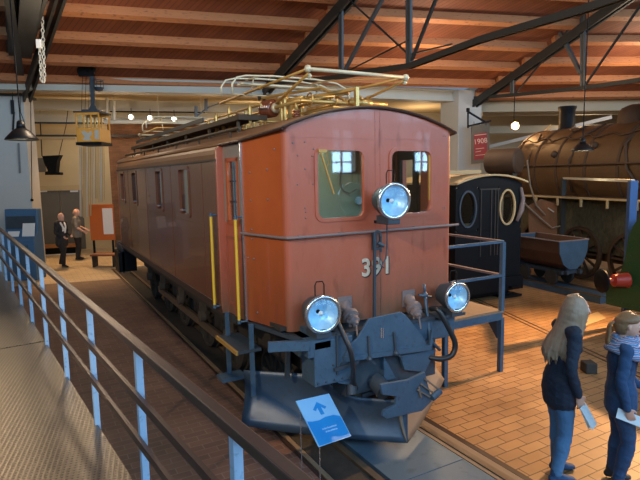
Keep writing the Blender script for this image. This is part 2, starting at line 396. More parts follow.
for (a, b, c, e) in ((rowC-d1*9, rowA, bA+n1*.3, bL+n1*.3), (rowA, rowB, bB+n1*.3, bA+n1*.3), (rowB, rowB+d3*17, bR+n1*.3, bB+n1*.3)):
    ce.hexa([V((p.x, p.y, 5.6)) for p in (a, b, c, e)], [V((p.x, p.y, 5.7)) for p in (a, b, c, e)])
ce.build('ceiling', 'tanwall', kind='structure')
# lower strips of the rear bays
def strip(name, f0, f1, depth, za, zb_, th, m):
    a = rowC+n1*depth+d1*f0; b = rowC+n1*depth+d1*f1
    return wallseg(name, a, b, za, zb_, th, m)
strip('trim_82', -6, 11, 3.0, 5.15, 5.5, .25, 'cream')
strip('trim_83', -6, 6.4, 3.4, 4.72, 4.78, .06, 'truss')
strip('trim_84', -6, 6.4, 4.6, 4.9, 5.45, .3, 'cream')
strip('trim_85', -6, 6.4, 5.4, 4.42, 4.5, .06, 'truss')
# columns
def column(name, c, ax, hx, hy, z1, m):
    ay = V((-ax.y, ax.x, 0)); return MB().obox(c, ax, ay, hx, hy, 0, z1).build(name, m, kind='structure')
cB = atf(460, 170, 19.3); cB.z = 0
column('trim_86', cB, az(66), .50, .50, zb-.05, 'white')
wallseg('trim_87', cB+az(66)*.5, cB+az(66)*.62, 0, zb-.1, .1, 'cream')
cC = atf(8, 170, 16.0); cC.z = 0
column('trim_88', cC, az(80), .72, .4, zb-.45, 'white')
MB().obox(cC, az(80), az(-10), .8, .5, zb-.45, zb-.38).build('trim_89', 'truss', kind='structure')
# ------------------------------------------------------------------ floor
M['brickl'] = brickmat('unlit_brick_floor', (.19, .105, .08), (.13, .075, .062), (.22, .16, .13), .24, .105, ms=.006, rough=.6, bump=.3, dirt=(.6, .6, .6))  # dimness of the unlit left side put into the brick colour
M['brickf'] = brickmat('brick_paver_floor', (.46, .26, .11), (.36, .19, .08), (.11, .06, .03), .30, .135, ms=.007, rough=.5, bump=.35, ns=1.3, dirt=(.62, .6, .6), gloss_var=.15)
M['farf'] = brickmat('pale_paver_floor', (.58, .48, .33), (.5, .41, .28), (.32, .25, .17), .3, .15, ms=.008, rough=.5, bump=.3, dirt=(.7, .7, .7))
TX = 3.17
def slab(name, pts, z0, z1, m, kind='structure'):
    return MB().hexa([V((p[0], p[1], z0)) for p in pts], [V((p[0], p[1], z1)) for p in pts]).build(name, m, kind=kind)
slab('floor', [(-14, -6), (36, -6), (36, 27), (-14, 27)], -.5, -.1, 'tracksand')
slab('floor', [(-14, -6), (2.2, -6), (2.2, 15.6), (-14, 18.8)], -.1, 0, 'brickl')
slab('floor', [(-14, 18.8), (2.2, 15.6), (2.2, 27), (-14, 27)], -.1, 0, 'farf')
slab('floor', [(3.87, -6), (36, -6), (36, 27), (3.87, 27)], -.1, 0, 'brickf')
slab('floor', [(2.2, 17.5), (3.87, 17.5), (3.87, 27), (2.2, 27)], -.1, 0, 'farf')
# track strip in the floor
slab('floor', [(2.2, -6), (3.87, -6), (3.87, 17.5), (2.2, 17.5)], -.1, -.05, 'tracksand')
r = MB(); [r.box(x-.035, x+.035, -6, 17.5, -.05, .012) for x in (2.665, 3.675)]
tag(r.build('running_rail', 'rail'), 'worn steel rails of the track under the red locomotive', 'rail')
slab('trim_1', [(2.2, -6), (2.235, -6), (2.235, 17.5), (2.2, 17.5)], -.05, .006, 'edge')
slab('trim_2', [(2.25, -6), (2.30, -6), (2.30, 17.5), (2.25, 17.5)], -.05, .008, 'plank')
slab('trim_3', [(3.80, -6), (3.862, -6), (3.862, 17.5), (3.80, 17.5)], -.05, .004, 'edge')
slab('trim_4', [(3.72, -6), (3.795, -6), (3.795, 17.5), (3.72, 17.5)], -.05, .003, 'plank')
slab('trim_5', [(3.59, -6), (3.635, -6), (3.635, 17.5), (3.59, 17.5)], -.05, .003, 'plank')
slab('trim_6', [(2.32, -6), (2.62, -6), (2.62, 17.5), (2.32, 17.5)], -.05, -.008, 'dark')
pl = [(3.63, 5.6, 'blue-grey steel floor plate between the rails, reaching under the plow of the red locomotive'),
      (1.76, 3.62, 'blue-grey steel floor plate between the rails at the bottom edge, nearest the viewer')]
for (y0, y1, lb) in pl:
    tag(MB().box(2.75, 3.575, y0, y1, -.05, .006).build('floor_plate', 'plate', bevel=.003), lb, 'floor plate', 'steel plates between the rails')
# grooves of the track the black cab stands on
# ------------------------------------------------------------------ enclosing walls with tall windows behind the viewer
wm = MB(); YW = -5.2
WINS = [(-9.5+i*3.4, -9.5+i*3.4+2.5, 4.5, 8.9) for i in range(12)]+[(8.4, 9.2, 2.85, 4.2), (11.65, 12.4, 2.85, 4.2), (3.0, 3.9, 1.2, 2.2)][:2]
wm.box(-14, 36, YW-.3, YW, 0, 2.85); wm.box(-14, 36, YW-.3, YW, 4.2, 4.5); wm.box(-14, 36, YW-.3, YW, 8.9, 12.8)
for (z0, z1) in ((2.85, 4.2), (4.5, 8.9)):
    xs = [-14]+[v for w_ in WINS if w_[2] == z0 for v in w_[:2]]+[36]
    for i in range(0, len(xs), 2): wm.box(xs[i], xs[i+1], YW-.3, YW, z0, z1)
wm.build('wall_front', 'white', kind='structure')
DAY = (.42, .70, 1.0)
for i, (x0, x1, z0, z1) in enumerate(WINS):
    f = MB(); nx = 4 if x1-x0 > 1.5 else 2; nz = 6 if z1-z0 > 2 else 4
    for k in range(nx+1): f.box(x0+(x1-x0)*k/nx-.03, x0+(x1-x0)*k/nx+.03, YW-.16, YW-.10, z0, z1)
    for k in range(nz+1): f.box(x0, x1, YW-.16, YW-.10, z0+(z1-z0)*k/nz-.025, z0+(z1-z0)*k/nz+.025)
    f.build('window_%d' % (i+1), 'trussg', kind='structure')
    if x0 > 19: continue
    l = bpy.data.lights.new('daylight', 'AREA'); l.shape = 'RECTANGLE'; l.size = x1-x0; l.size_y = z1-z0; l.color = DAY; l.energy = 34*(x1-x0)*(z1-z0)
    o = bpy.data.objects.new('daylight', l); COL.objects.link(o); o.location = ((x0+x1)/2, YW-.2, (z0+z1)/2); o.rotation_euler = (PI/2, 0, 0)
MB().box(-14.3, -14, YW, 27, 0, 12.5).build('wall_left', 'tan', kind='structure')
MB().box(36, 36.3, YW, 27, 0, 12.5).build('wall_right', 'white', kind='structure')
# ------------------------------------------------------------------ lamps and added lights
def spot(loc, tgt, e, c, ang, size=.08, blend=.5, name='spotlight'):
    l = bpy.data.lights.new(name, 'SPOT'); l.energy = e; l.color = c; l.spot_size = math.radians(ang); l.spot_blend = blend; l.shadow_soft_size = size
    o = bpy.data.objects.new(name, l); COL.objects.link(o); o.location = loc
    o.rotation_euler = (V(tgt)-V(loc)).to_track_quat('-Z', 'Y').to_euler()
def point(loc, e, c, size=.1, name='point_light'):
    l = bpy.data.lights.new(name, 'POINT'); l.energy = e; l.color = c; l.shadow_soft_size = size
    o = bpy.data.objects.new(name, l); COL.objects.link(o); o.location = loc
WARM = (1, .55, .23); WARM2 = (1, .72, .45)
spot((11.6, 5.3, 4.6), (5.6, 3.6, 0), 4200, WARM, 84, .06, .7)
spot((9.0, 11.0, 5.0), (6.5, 6.0, 0), 260, WARM, 60, .3, .6)
spot((1.3, 20.3, 5.2), (1.1, 18.6, 0), 2600, WARM, 74, .2, .7)
spot((11.5, 3.2, 6.0), (9.5, 8.0, .5), 260, WARM, 70, .1, .7)
spot((9, 6, 6.2), (13, 11.5, 3.2), 70, (1, .55, .22), 60, .2, .7)
for p in ((3.0, 17.6, 4.2), (5.5, 17.2, 4.2), (9.5, 16.4, 4.2)): point(p, 38, WARM2, .15)  # added wash lights that brighten the rear strips, without fixtures
for p, e in (((2.5, 21.5, 4.4), 55), ((8, 19.5, 4.6), 60), ((15, 18, 4.6), 100), ((20, 14, 4.4), 70), ((-4, 21, 4.4), 40)): point(p, e, WARM2, .25)
# added point lights wash the timber roof, no lamps stand there
for p, e in (((1, 11, 5.0), 190), ((9.5, 11.0, 5.0), 210), ((16, 9, 5.2), 190), ((4, 4, 6.2), 150)): point(p, e, (1, .76, .52), .35)
spot((-4.5, .5, 6.0), (1.6, 5.2, 2.6), 1500, WARM2, 40, .12, .6)  # added warm spot brightens the cab side, without a fixture
spot((-1.6, 12.4, 5.4), (-.6, 3.8, 1.0), 380, WARM2, 44, .1, .8)
w = bpy.data.worlds.new('world'); S.world = w; w.use_nodes = True; w.node_tree.nodes['Background'].inputs[0].default_value = (.55, .72, 1, 1); w.node_tree.nodes['Background'].inputs[1].default_value = .3
S.view_settings.view_transform = 'Standard'; S.view_settings.look = 'None'; S.view_settings.exposure = 0.0; S.view_settings.gamma = 1
try: S.view_settings.use_curve_mapping = False
except Exception: pass
# ------------------------------------------------------------------ raised walkway with railing
e0 = atz(0, 270, 1.04); e1 = atz(133, 480, 1.04); rd = (e1-e0).normalized(); rn = V((rd.y, -rd.x, 0)); rn = rn if rn.x < 0 else -rn
def redge(y): return e0+rd*((y-e0.y)/rd.y)
def gratemat():
    m = bpy.data.materials.new('perforated_deck'); m.use_nodes = True; nt = m.node_tree; N = nt.nodes; L = nt.links; b = N['Principled BSDF']
    tc = N.new('ShaderNodeTexCoord'); mp = N.new('ShaderNodeMapping'); mp.inputs['Rotation'].default_value = (0, 0, -math.atan2(rd.y, rd.x)+.3); L.new(tc.outputs['Object'], mp.inputs[0])
    v = N.new('ShaderNodeTexVoronoi'); v.inputs['Scale'].default_value = 33; v.inputs['Randomness'].default_value = 0; L.new(mp.outputs[0], v.inputs['Vector'])
    r = N.new('ShaderNodeValToRGB'); r.color_ramp.elements[0].position = .28; r.color_ramp.elements[0].color = (.012, .012, .013, 1); r.color_ramp.elements[1].position = .42; r.color_ramp.elements[1].color = (.20, .18, .15, 1)
    L.new(v.outputs['Distance'], r.inputs[0]); L.new(r.outputs[0], b.inputs['Base Color'])
    b.inputs['Metallic'].default_value = .8; b.inputs['Roughness'].default_value = .38
    bp = N.new('ShaderNodeBump'); bp.inputs['Strength'].default_value = .6; bp.inputs['Distance'].default_value = .006; L.new(v.outputs['Distance'], bp.inputs['Height']); L.new(bp.outputs[0], b.inputs['Normal'])
    return m
M['grate'] = gratemat()
M['handrail'] = mat('dark_brown_handrail', (.05, .034, .03), .42, 0, (.075, .05, .042), 3, .8)
M['postblue'] = mat('light_blue_post_paint', (.30, .47, .66), .45, 0, (.36, .53, .72), 6, .8, c3=(.2, .33, .48))
wk = thing('raised_walkway', 'raised metal walkway with perforated deck and dark railing on light blue posts', 'walkway', (e1.x, 3.0, 0))
wo = (e1.x, 3.0, 0)
ya, yb = -1.6, 14.0
A = redge(ya); B = redge(yb)
def wpoly(a, b, za, zb_): return [V((p.x, p.y, za)) for p in (a, b, b+rn*2.8, a+rn*2.8)], [V((p.x, p.y, zb_)) for p in (a, b, b+rn*2.8, a+rn*2.8)]
for (q0, q1) in ((ya, 6.42), (6.45, yb)):
    MB(wo).hexa(*wpoly(redge(q0), redge(q1), .99, 1.04)).build('deck', 'grate', wk)
MB(wo).bar(V((A.x, A.y, .93))+rn*.03, V((B.x, B.y, .93))+rn*.03, .05, .2).build('edge_beam', 'truss', wk)
m = MB(wo); m.bar(V((A.x, A.y, .94))+rn*2.8, V((B.x, B.y, .94))+rn*2.8, .05, .24); m.build('edge_beam', 'trussg', wk)
for y in (-1, 2, 5, 8, 11, 13.8):
    for s in (.1, 2.7):
        p = redge(y)+rn*s; MB(wo).box(p.x-.05, p.x+.05, p.y-.05, p.y+.05, 0, .99).build('leg', 'trussg', wk)
for k in range(-2, 11):
    y = 1.69+1.15*k; p = redge(y)-rn*.0
    MB(wo).bar(V((p.x, p.y, .95)), V((p.x, p.y, 1.9)), .036, .036, up=rd).build('post', 'postblue', wk)
R0 = redge(-1.2); R1 = redge(13.2)
MB(wo).bar(V((R0.x, R0.y, 1.925)), V((R1.x, R1.y, 1.925)), .055, .045).build('handrail', 'handrail', wk, bevel=.008)
for z in (1.66, 1.41):
    MB(wo).bar(V((R0.x, R0.y, z))+rn*.028, V((R1.x, R1.y, z))+rn*.028, .022, .045).build('rail', 'handrail', wk)
# ================================================================== THE LOCOMOTIVE (local frame: x across, y backwards from the front face)
LX, LY = 3.17, 4.51
loco = thing('electric_locomotive', 'long reddish brown electric locomotive numbered 391 with brass pantographs and blue-grey snow plow', 'locomotive', (LX, LY, 0))
def LP(u, v, y): p = aty(u, v, LY+y); return V((p.x-LX, y, p.z))
def zr(x): return 3.46-.2*x*x
ZB = 1.29
LEN = 9.42
# ---- front face
def front(y, flip=1):
    m = MB(); t = .04*flip; W = .97; wz0, wz1 = 2.37, 3.04
    wl = [(-.69, -.15), (.19, .73)] if flip > 0 else [(-.73, -.19), (.15, .69)]
    m.box(-W, W, min(y, y+t), max(y, y+t), ZB, wz0)
    for a, b in ((-W, wl[0][0]), (wl[0][1], wl[1][0]), (wl[1][1], W)): m.box(a, b, min(y, y+t), max(y, y+t), wz0, wz1)
    xs = [-W+2*W*i/20 for i in range(21)]
    m.prism([V((-W, y, wz1)), V((W, y, wz1))]+[V((x, y, zr(x)-.01)) for x in reversed(xs)], (0, t, 0))
    return m
front(0).build('front_panel', 'redfront', loco)
front(LEN, -1).build('rear_panel', 'redfront', loco)
# rounded corner posts and tapered side panels
def planwall(pts, z0, ztop, th, m, inward):
    for (a, b) in zip(pts, pts[1:]):
        a = V((a[0], a[1], 0)); b = V((b[0], b[1], 0)); d = (b-a).normalized(); n = V((-d.y, d.x, 0)); n = n if n.dot(inward) > 0 else -n
        za, zb_ = ztop(a), ztop(b)
        q = [a, b, b+n*th, a+n*th]
        m.hexa([V((p.x, p.y, z0)) for p in q], [V((q[0].x, q[0].y, za)), V((q[1].x, q[1].y, zb_)), V((q[2].x, q[2].y, zb_)), V((q[3].x, q[3].y, za))])
    return m
zt = lambda p: zr(p.x)-.012
for s in (-1, 1):
    arc = [(-s*-1*0+s*(.97), 0)]+[(s*(.97+.065*math.sin(a)), .065-.065*math.cos(a)) for a in [PI/2*i/6 for i in range(1, 7)]]
    for ymir in (0, 1):
        f = (lambda p: (p[0], p[1])) if not ymir else (lambda p: (p[0], LEN-p[1]))
        planwall([f(p) for p in arc], ZB, zt, .03, MB(), V((-s, 0, 0))).build('corner_post', 'redfront', loco, smooth='auto')
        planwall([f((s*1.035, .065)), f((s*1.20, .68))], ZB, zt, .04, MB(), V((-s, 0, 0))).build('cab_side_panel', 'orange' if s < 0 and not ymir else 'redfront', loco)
        planwall([f((s*1.305, 1.155)), f((s*1.15, 1.155))], ZB-.02, zt, .05, MB(), V((0, 1 if not ymir else -1, 0))).build('door_pillar', 'redfront', loco)
        # door set back in the recess
        if s < 0 and not ymir:
            a, b = V((-1.185, .70, 0)), V((-1.235, 1.175, 0)); d = (b-a); L_ = d.length; dn = d.normalized(); nn = V((dn.y, -dn.x, 0)); nn = nn if nn.x > 0 else -nn
            D = lambda t, z: a+dn*t*L_+V((0, 0, z))
            def dbox(m, t0, t1, z0, z1, off=0, th=.035):
                q = [D(t0, 0)+nn*off, D(t1, 0)+nn*off, D(t1, 0)+nn*(off+th), D(t0, 0)+nn*(off+th)]
                m.hexa([V((p.x, p.y, z0)) for p in q], [V((p.x, p.y, z1)) for p in q])
            m = MB(); dbox(m, 0, 1, ZB-.03, 2.3); dr = m.build('door', 'redfront', loco)
            m = MB(); dbox(m, 0, .22, 2.3, 3.14); dbox(m, .78, 1, 2.3, 3.14); dbox(m, .22, .78, 2.98, 3.14); m.build('upper_panel', 'grey', dr, label='grey upper part of the cab door')
            m = MB(); dbox(m, .2, .27, 2.3, 3.0, -.012, .03); dbox(m, .73, .8, 2.3, 3.0, -.012, .03); dbox(m, .2, .8, 2.96, 3.0, -.012, .03); dbox(m, .2, .8, 2.28, 2.33, -.012, .03); m.build('window_frame', 'orange', dr)
            m = MB(); dbox(m, .25, .76, 2.32, 2.97, .015, .005); m.build('window_pane', 'glass', dr)
            m = MB(); dbox(m, .49, .52, 2.32, 2.97, .02, .012); dbox(m, .25, .76, 2.52, 2.54, .02, .012); dbox(m, .25, .76, 2.74, 2.76, .02, .012); m.build('glazing_bar', 'black', dr)
            m = MB(); dbox(m, .1, .14, 1.4, 2.15, -.006, .01); dbox(m, .86, .9, 1.4, 2.15, -.006, .01); dbox(m, .1, .9, 2.12, 2.15, -.006, .01); dbox(m, .1, .9, 1.38, 1.41, -.006, .01); m.build('door_moulding', 'red', dr)
        else:
            mm = MB(); pa_, pb_ = (s*1.145, .70), (s*1.185, 1.14); lp_ = lambda t: (pa_[0]+(pb_[0]-pa_[0])*t, pa_[1]+(pb_[1]-pa_[1])*t)
            planwall([f(pa_), f(pb_)], ZB-.03, lambda p: 2.3, .04, mm, V((-s, 0, 0))); planwall([f(pa_), f(lp_(.2))], 2.3, zt, .04, mm, V((-s, 0, 0))); planwall([f(lp_(.85)), f(pb_)], 2.3, zt, .04, mm, V((-s, 0, 0))); planwall([f(pa_), f(pb_)], 2.97, zt, .04, mm, V((-s, 0, 0))); mm.build('door', 'black', loco)
# ---- sides
wins = [(2.34, 2.83), (3.85, 4.30), (5.98, 6.42), (7.35, 7.78)]
for s in (-1, 1):
    m = MB(); x0, x1 = sorted((s*1.30, s*1.26)); ys = [1.18]+[v for w_ in wins for v in w_]+[LEN-1.18]; z0, z1 = 2.30, 2.92
    m.box(x0, x1, 1.18, LEN-1.18, ZB+.05, z0); m.box(x0, x1, 1.18, LEN-1.18, z1, 2.99)
    for i in range(0, len(ys), 2): m.box(x0, x1, ys[i], ys[i+1], z0, z1)
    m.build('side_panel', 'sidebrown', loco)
    # shoulder band above the gutter
    m = MB(); pr = [(1.30, 2.99), (1.305, 3.05), (1.29, 3.1), (1.26, zr(1.26)), (1.22, zr(1.22)), (1.2, 3.05), (1.24, 2.99)]
    m.prism([V((s*x, 1.18, z)) for x, z in pr], (0, LEN-2.36, 0)); m.build('roof_shoulder', 'roofbrown', loco)
    m = MB(); m.box(*sorted((s*1.30, s*1.325)), 1.16, LEN-1.16, 2.975, 2.995)
    MB().tube([(s*1.302, 1.165, ZB+.02), (s*1.302, 1.165, 2.95), (s*1.298, 1.17, 3.06), (s*1.26, 1.18, 3.15)], .011, 6).build('pillar_bead', 'redfront', loco)
    for w_ in wins[:1]: pass
    m.build('gutter', 'edge', loco)
    m = MB(); m.box(*sorted((s*1.31, s*1.24)), 1.16, LEN-1.16, ZB-.03, ZB+.055); m.build('sill', 'edge', loco)
    m = MB(); m.box(*sorted((s*1.30, s*1.306)), 1.19, LEN-1.19, 2.215, 2.23)
    for y in (1.75, 3.3, 5.1, 6.9): m.box(*sorted((s*1.30, s*1.304)), y, y+.02, ZB+.06, 2.97)
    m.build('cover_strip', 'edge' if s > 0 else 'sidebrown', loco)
    m = MB()
    for y0, y1 in wins:
        cy, w_ = (y0+y1)/2, y1-y0
        o_ = [V((s*1.312, cy+(p.x), p.z)) for p in rrect(0, 2.61, w_+.05, .67, .06, 0)]; i_ = [V((s*1.312, cy+p.x, p.z)) for p in rrect(0, 2.61, w_-.03, .59, .05, 0)]
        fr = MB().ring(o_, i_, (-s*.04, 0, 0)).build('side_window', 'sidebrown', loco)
        MB().box(*sorted((s*1.27, s*1.275)), y0, y1, 2.30, 2.92).build('pane', 'glass', fr)
        MB().box(*sorted((s*1.262, s*1.256)), y0, y0+(y1-y0)*.66, 2.30, 2.92).build('blind', 'tan', fr)
    # door recess lintel
# rivets of the front and cab side
m = MB(); rv = []
for u, v in [(352-0, 0)]: pass
for (u, v) in [(293, 143), (292.5, 143), (304.5, 142), (297.5, 155.5), (305, 169), (297.5, 184.5), (305, 208), (313, 184), (312, 156), (305.5, 212), (305.5, 218), (313.5, 149)]:
    p = LP(u, v, 0); m.ball((p.x, -.002, p.z), .009, 8)
for z in [1.5, 1.75, 2.0, 2.32, 2.5, 2.7, 2.9, 3.1, 3.25, 3.33]:
    for x in (-.005, .045): m.ball((x, -.001, z), .006, 6)
for x in (.9, .93): 
    for z in (2.4, 2.42, 3.2): m.ball((x, -.001, z), .007, 6)
for (t, z) in [(.22, 2.84), (.66, 2.86), (.22, 2.56), (.66, 2.57), (.22, 2.2+.06), (.22, 2.16), (.85, 3.05), (.1, 1.96), (.25, 1.96), (.3, 1.4)]:
    p = V((-1.035, .065, 0)).lerp(V((-1.2, .68, 0)), 1-t); m.ball((p.x-.002, p.y-.001, z), .011, 8)
m.build('rivets', 'dusty', loco)
m = MB(); m.box(-.97, .97, -.004, 0, 3.155, 3.162); m.box(-.012, -.008, -.003, 0, ZB, 3.44); m.box(.05, .054, -.003, 0, ZB, 3.44); m.build('seam_strip', 'redfront', loco)
# cab windows
for cx in (-.42, .46):
    fr = MB().ring(rrect(cx, 2.705, .60, .73, .09, -.012), rrect(cx, 2.705, .53, .66, .075, -.012), (0, .035, 0)).build('cab_window', 'redfront', loco)
    MB().box(cx-.27, cx+.27, .022, .026, 2.37, 3.04).build('pane', 'glass', fr)
wp = MB(); a = LP(320, 150, -.02); b = LP(334, 194, -.02); wp.bar(a, b, .018, .012); wp.bar(LP(318, 151, -.02), LP(326, 151, -.02), .03, .03); wp.tube([LP(326, 151, -.02), LP(329, 163, -.02), LP(326, 168, -.02)], .004, 6)
wp.build('wiper', 'gold', loco)
MB().bar(LP(430, 150, .012), LP(430, 200, .012), .02, .02).build('wiper', 'gold', loco)
# cab interior
MB().box(-1.1, .78, 1.22, 1.25, ZB, 3.17).build('cab_bulkhead', 'green_in', loco, label='pale green inner wall of the cab')
m = MB(); m.box(.78, 1.12, 1.22, 1.25, ZB, 3.17); m.box(-1.1, 1.1, .6, 1.25, 3.14, 3.17); m.box(.72, .78, 1.0, 1.22, ZB, 3.1); m.build('cab_bulkhead', 'black', loco)
MB().box(-1.1, 1.1, .05, 1.25, 1.30, 1.34).build('cab_floor', 'dark', loco)
MB().lathe([(.001, .0), (.07, .0), (.08, .03), (.05, .05)], (-.3, .6, 3.2), n=16).build('added_cab_lamp', emit('added_cab_glow', (1, .95, .8), 3), loco)  # unseen ceiling light, added to brighten the cab interior
point((LX-.3, LY+.6, 3.1), 16, (.95, 1, .85), .08, 'added_cab_light')
pc = LP(346, 160, 1.15); m = MB(); m.box(pc.x-.14, pc.x+.14, 1.14, 1.2, pc.z-.14, pc.z+.14); m.tube([LP(339, 173, 1.17), LP(340, 185, 1.17), LP(344, 191, 1.17), LP(350, 193, 1.17), LP(357, 189, 1.17)], .009, 6); m.build('switch_cabinet', 'grey', loco)
m = MB(); m.lathe([(.05, 0), (.05, .03)], tuple(LP(358, 200.5, 1.17)), (0, -1, 0), 16); m.build('gauge', 'lens', loco)
m = MB(); m.tube(circ((-.3, .5, 2.28), .17, 20, (1, 0, 0), (0, 1, 0)), .018, 6, closed=True); m.box(-.95, -.1, .15, .7, 1.34, 2.05); m.tube([(-.3, .5, 2.05), (-.3, .5, 2.3)], .02, 8); m.tube([(-.47, .5, 2.28), (-.13, .5, 2.28)], .012, 6); m.build('driving_desk', 'gold', loco)
# belt rail
m = MB(); pts = [(-1.235, .68), (-1.075, .06), (-1.04, -.03), (-.97, -.045), (1.0, -.045), (1.10, -.04)]
m.tube([(x, y, 2.215) for x, y in pts], .014, 8)
for x in (-.9, -.45, 0, .5, .95): m.box(x-.015, x+.015, -.045, 0, 2.20, 2.23)
m.build('belt_rail', 'dusty', loco)
m = MB(); m.bar((-1.205, .68, 1.27), (-1.205, .68, 3.15), .02, .02); m.build('door_edge_trim', 'chrome', loco)
# yellow grab rails
for (x, y, z0, z1) in ((-1.36, 1.27, 1.33, 2.38), (-1.28, .70, 1.27, 2.38)):
    g = MB().tube([(x, y, z0), (x, y, z1)], .017, 10).build('grab_rail', 'yellow', loco, smooth='auto', label='yellow grab rail beside the cab door')
    for zz in (z0, z1): m = MB(); m.tube([(x, y, zz-.02), (x, y, zz+.02)], .02, 8); m.tube([(x, y, zz), (x+.09, y-.02, zz)], .01, 6); m.build('bracket', 'blue', g)
# ---- roof
st = [(-.03, 1.06), (.68, 1.225), (1.18, 1.26), (1.181, 1.27), (LEN-1.181, 1.27), (LEN-1.18, 1.26), (LEN-.68, 1.225), (LEN+.03, 1.06)]
m = MB(); n = 16; rows = []
for y, w_ in st: rows.append([m._v((w_*(-1+2*i/n), y, zr(w_*(-1+2*i/n)))) for i in range(n+1)])
for A_, B_ in zip(rows, rows[1:]):
    for i in range(n): m.bm.faces.new((A_[i], A_[i+1], B_[i+1], B_[i]))
o = m.build('roof', 'roofbrown', loco, smooth=True); sm = o.modifiers.new('s', 'SOLIDIFY'); sm.thickness = .02; sm.offset = 1
m = MB(); m.tube([(1.06*(-1+2*i/24), -.03, zr(1.06*(-1+2*i/24))+.006) for i in range(25)], .014, 6)
m.tube([(-1.06, -.03, zr(1.06)), (-1.225, .68, zr(1.225)), (-1.27, 1.17, zr(1.27)+.01)], .014, 6); m.tube([(1.06, -.03, zr(1.06)), (1.225, .68, zr(1.225)), (1.27, 1.17, zr(1.27)+.01)], .014, 6)
m.build('roof_edge', 'edge', loco)
# catwalks on the roof
for s in (-1, 1):
    c = MB().box(*sorted((s*.93, s*.58)), 1.42, LEN-1.0, 3.475, 3.50).build('roof_catwalk', 'walkdark', loco)
    m = MB()
    for y in (1.5, 2.6, 3.8, 5.0, 6.2, 7.4, 8.2): m.box(*sorted((s*.92, s*.89)), y, y+.035, 3.28, 3.475)
    m.box(*sorted((s*.94, s*.92)), 1.42, LEN-1.0, 3.455, 3.515); m.box(*sorted((s*.58, s*.94)), 1.40, 1.43, 3.455, 3.515); m.build('support', 'walkdark', c)
    m = MB(); m.tube([(s*1.12, .9, 3.31), (s*1.12, LEN-1.3, 3.31)], .02, 6)
    for y in (1.2, 2.4, 3.6, 4.8, 6.0, 7.2): m.tube([(s*1.12, y, 3.2), (s*1.12, y, 3.31)], .012, 6)
    m.build('roof_conduit', 'walkdark', loco)
    MB().box(*sorted((s*.80, s*.82)), 3.2, LEN-1, 3.6, 3.66).build('roof_rail', 'truss', loco)
def pantograph(y0, mirror, fine):
    f = lambda x, y, z: V((x, y0+(y if not mirror else -y), z))
    r0 = MB()
    kL, kR = f(-.64, 0, 3.84), f(.57, 0, 3.84)
    r0.tube([kL, kR], .02, 8); r0.ball(kL, .04, 8); r0.ball(kR, .04, 8); r0.ball(kR+V((.0, .02, -.05)), .028, 8); r0.ball(kL+V((.03, .03, -.06)), .028, 8)
    fr = r0.build('pantograph_frame', 'ivory', loco, smooth=True, label='ivory cross tube of the folded pantograph')
    a = MB()
    for (p, q) in ((kL, f(-.73, 2.4, 3.80)), (kL+V((0, 0, -.05)), f(-.42, 1.55, 3.60)), (kR, f(.28, 2.4, 3.82)), (kR+V((-.03, 0, -.04)), f(.52, 1.45, 3.60))):
        a.tube([p, q], [.014, .02], 8); c_ = p.lerp(q, .45); a.tube([c_, c_+(q-p).normalized()*.06], .026, 8)
    a.tube([f(-.2, .6, 3.84), kR], .006, 5); a.tube([f(-.73, 2.4, 3.80), f(.28, 2.4, 3.82)], .012, 6)
    a.build('pantograph_arm', 'gold', fr, smooth=True)
    h = MB()
    for k, (yy, zz) in enumerate(((1.55, 4.02), (1.95, 4.05))):
        pts = [f(-.86, yy, zz-.22), f(-.86, yy, zz-.1), f(-.80, yy, zz-.02), f(-.68, yy, zz+.01), f(-.3, yy, zz+.03), f(.3, yy, zz+.03), f(.62, yy, zz), f(.76, yy, zz-.06), f(.83, yy, zz-.22)]
        h.tube(pts, .013, 6)
    for x in (-.5, .45): h.tube([f(x, 1.5, 4.03), f(x, 2.0, 4.06)], .012, 6); h.tube([f(x, 1.75, 4.03), f(x, 1.85, 3.82)], .01, 6)
    for yy in (1.7, 1.8): h.tube([f(-.7, yy, 3.96), f(.7, yy, 3.96)], .018, 6)
    h.tube([f(-.86, 1.55, 3.8), f(.83, 1.55, 3.8)], .008, 6)
    h.build('contact_bow', 'ivory', fr, smooth=True)
    b = MB()
    for x in (-.5, .5):
        b.tube([f(x, .45, 3.6), f(x, 2.6, 3.6)], .022, 8)
        for yy in (.55, 1.5, 2.5): b.tube([f(x, yy, 3.5), f(x, yy, 3.6)], .02, 8)
    for yy in (.45, 1.45, 2.6): b.tube([f(-.5, yy, 3.6), f(.5, yy, 3.6)], .022, 8)
    for x in (-.45, -.15, .2): b.tube([f(x, .5, 3.64), f(x, 1.6, 3.66)], .024, 8); b.tube(circ(f(x+.08, .48, 3.62), .07, 14, (0, 1, 0), (0, 0, 1)), .01, 5, closed=True)
    b.tube([f(.1, .42, 3.61), f(.62, .42, 3.60)], .03, 8); b.tube([f(.25, .42, 3.61), f(.4, .42, 3.60)], .045, 8)
    b.build('pantograph_base', 'brass', fr, smooth=True)
    for x in (-.5, .5):
        for yy in (.55, 2.5):
            pr = []
            for k in range(5): pr += [(.028, k*.026), (.05, k*.026+.008), (.05, k*.026+.014), (.028, k*.026+.024)]
            MB().lathe(pr, f(x, yy, 3.38), n=14).build('insulator', 'porc', fr, smooth=True)
    return fr
pantograph(.24, False, True); pantograph(LEN-.5, True, False)
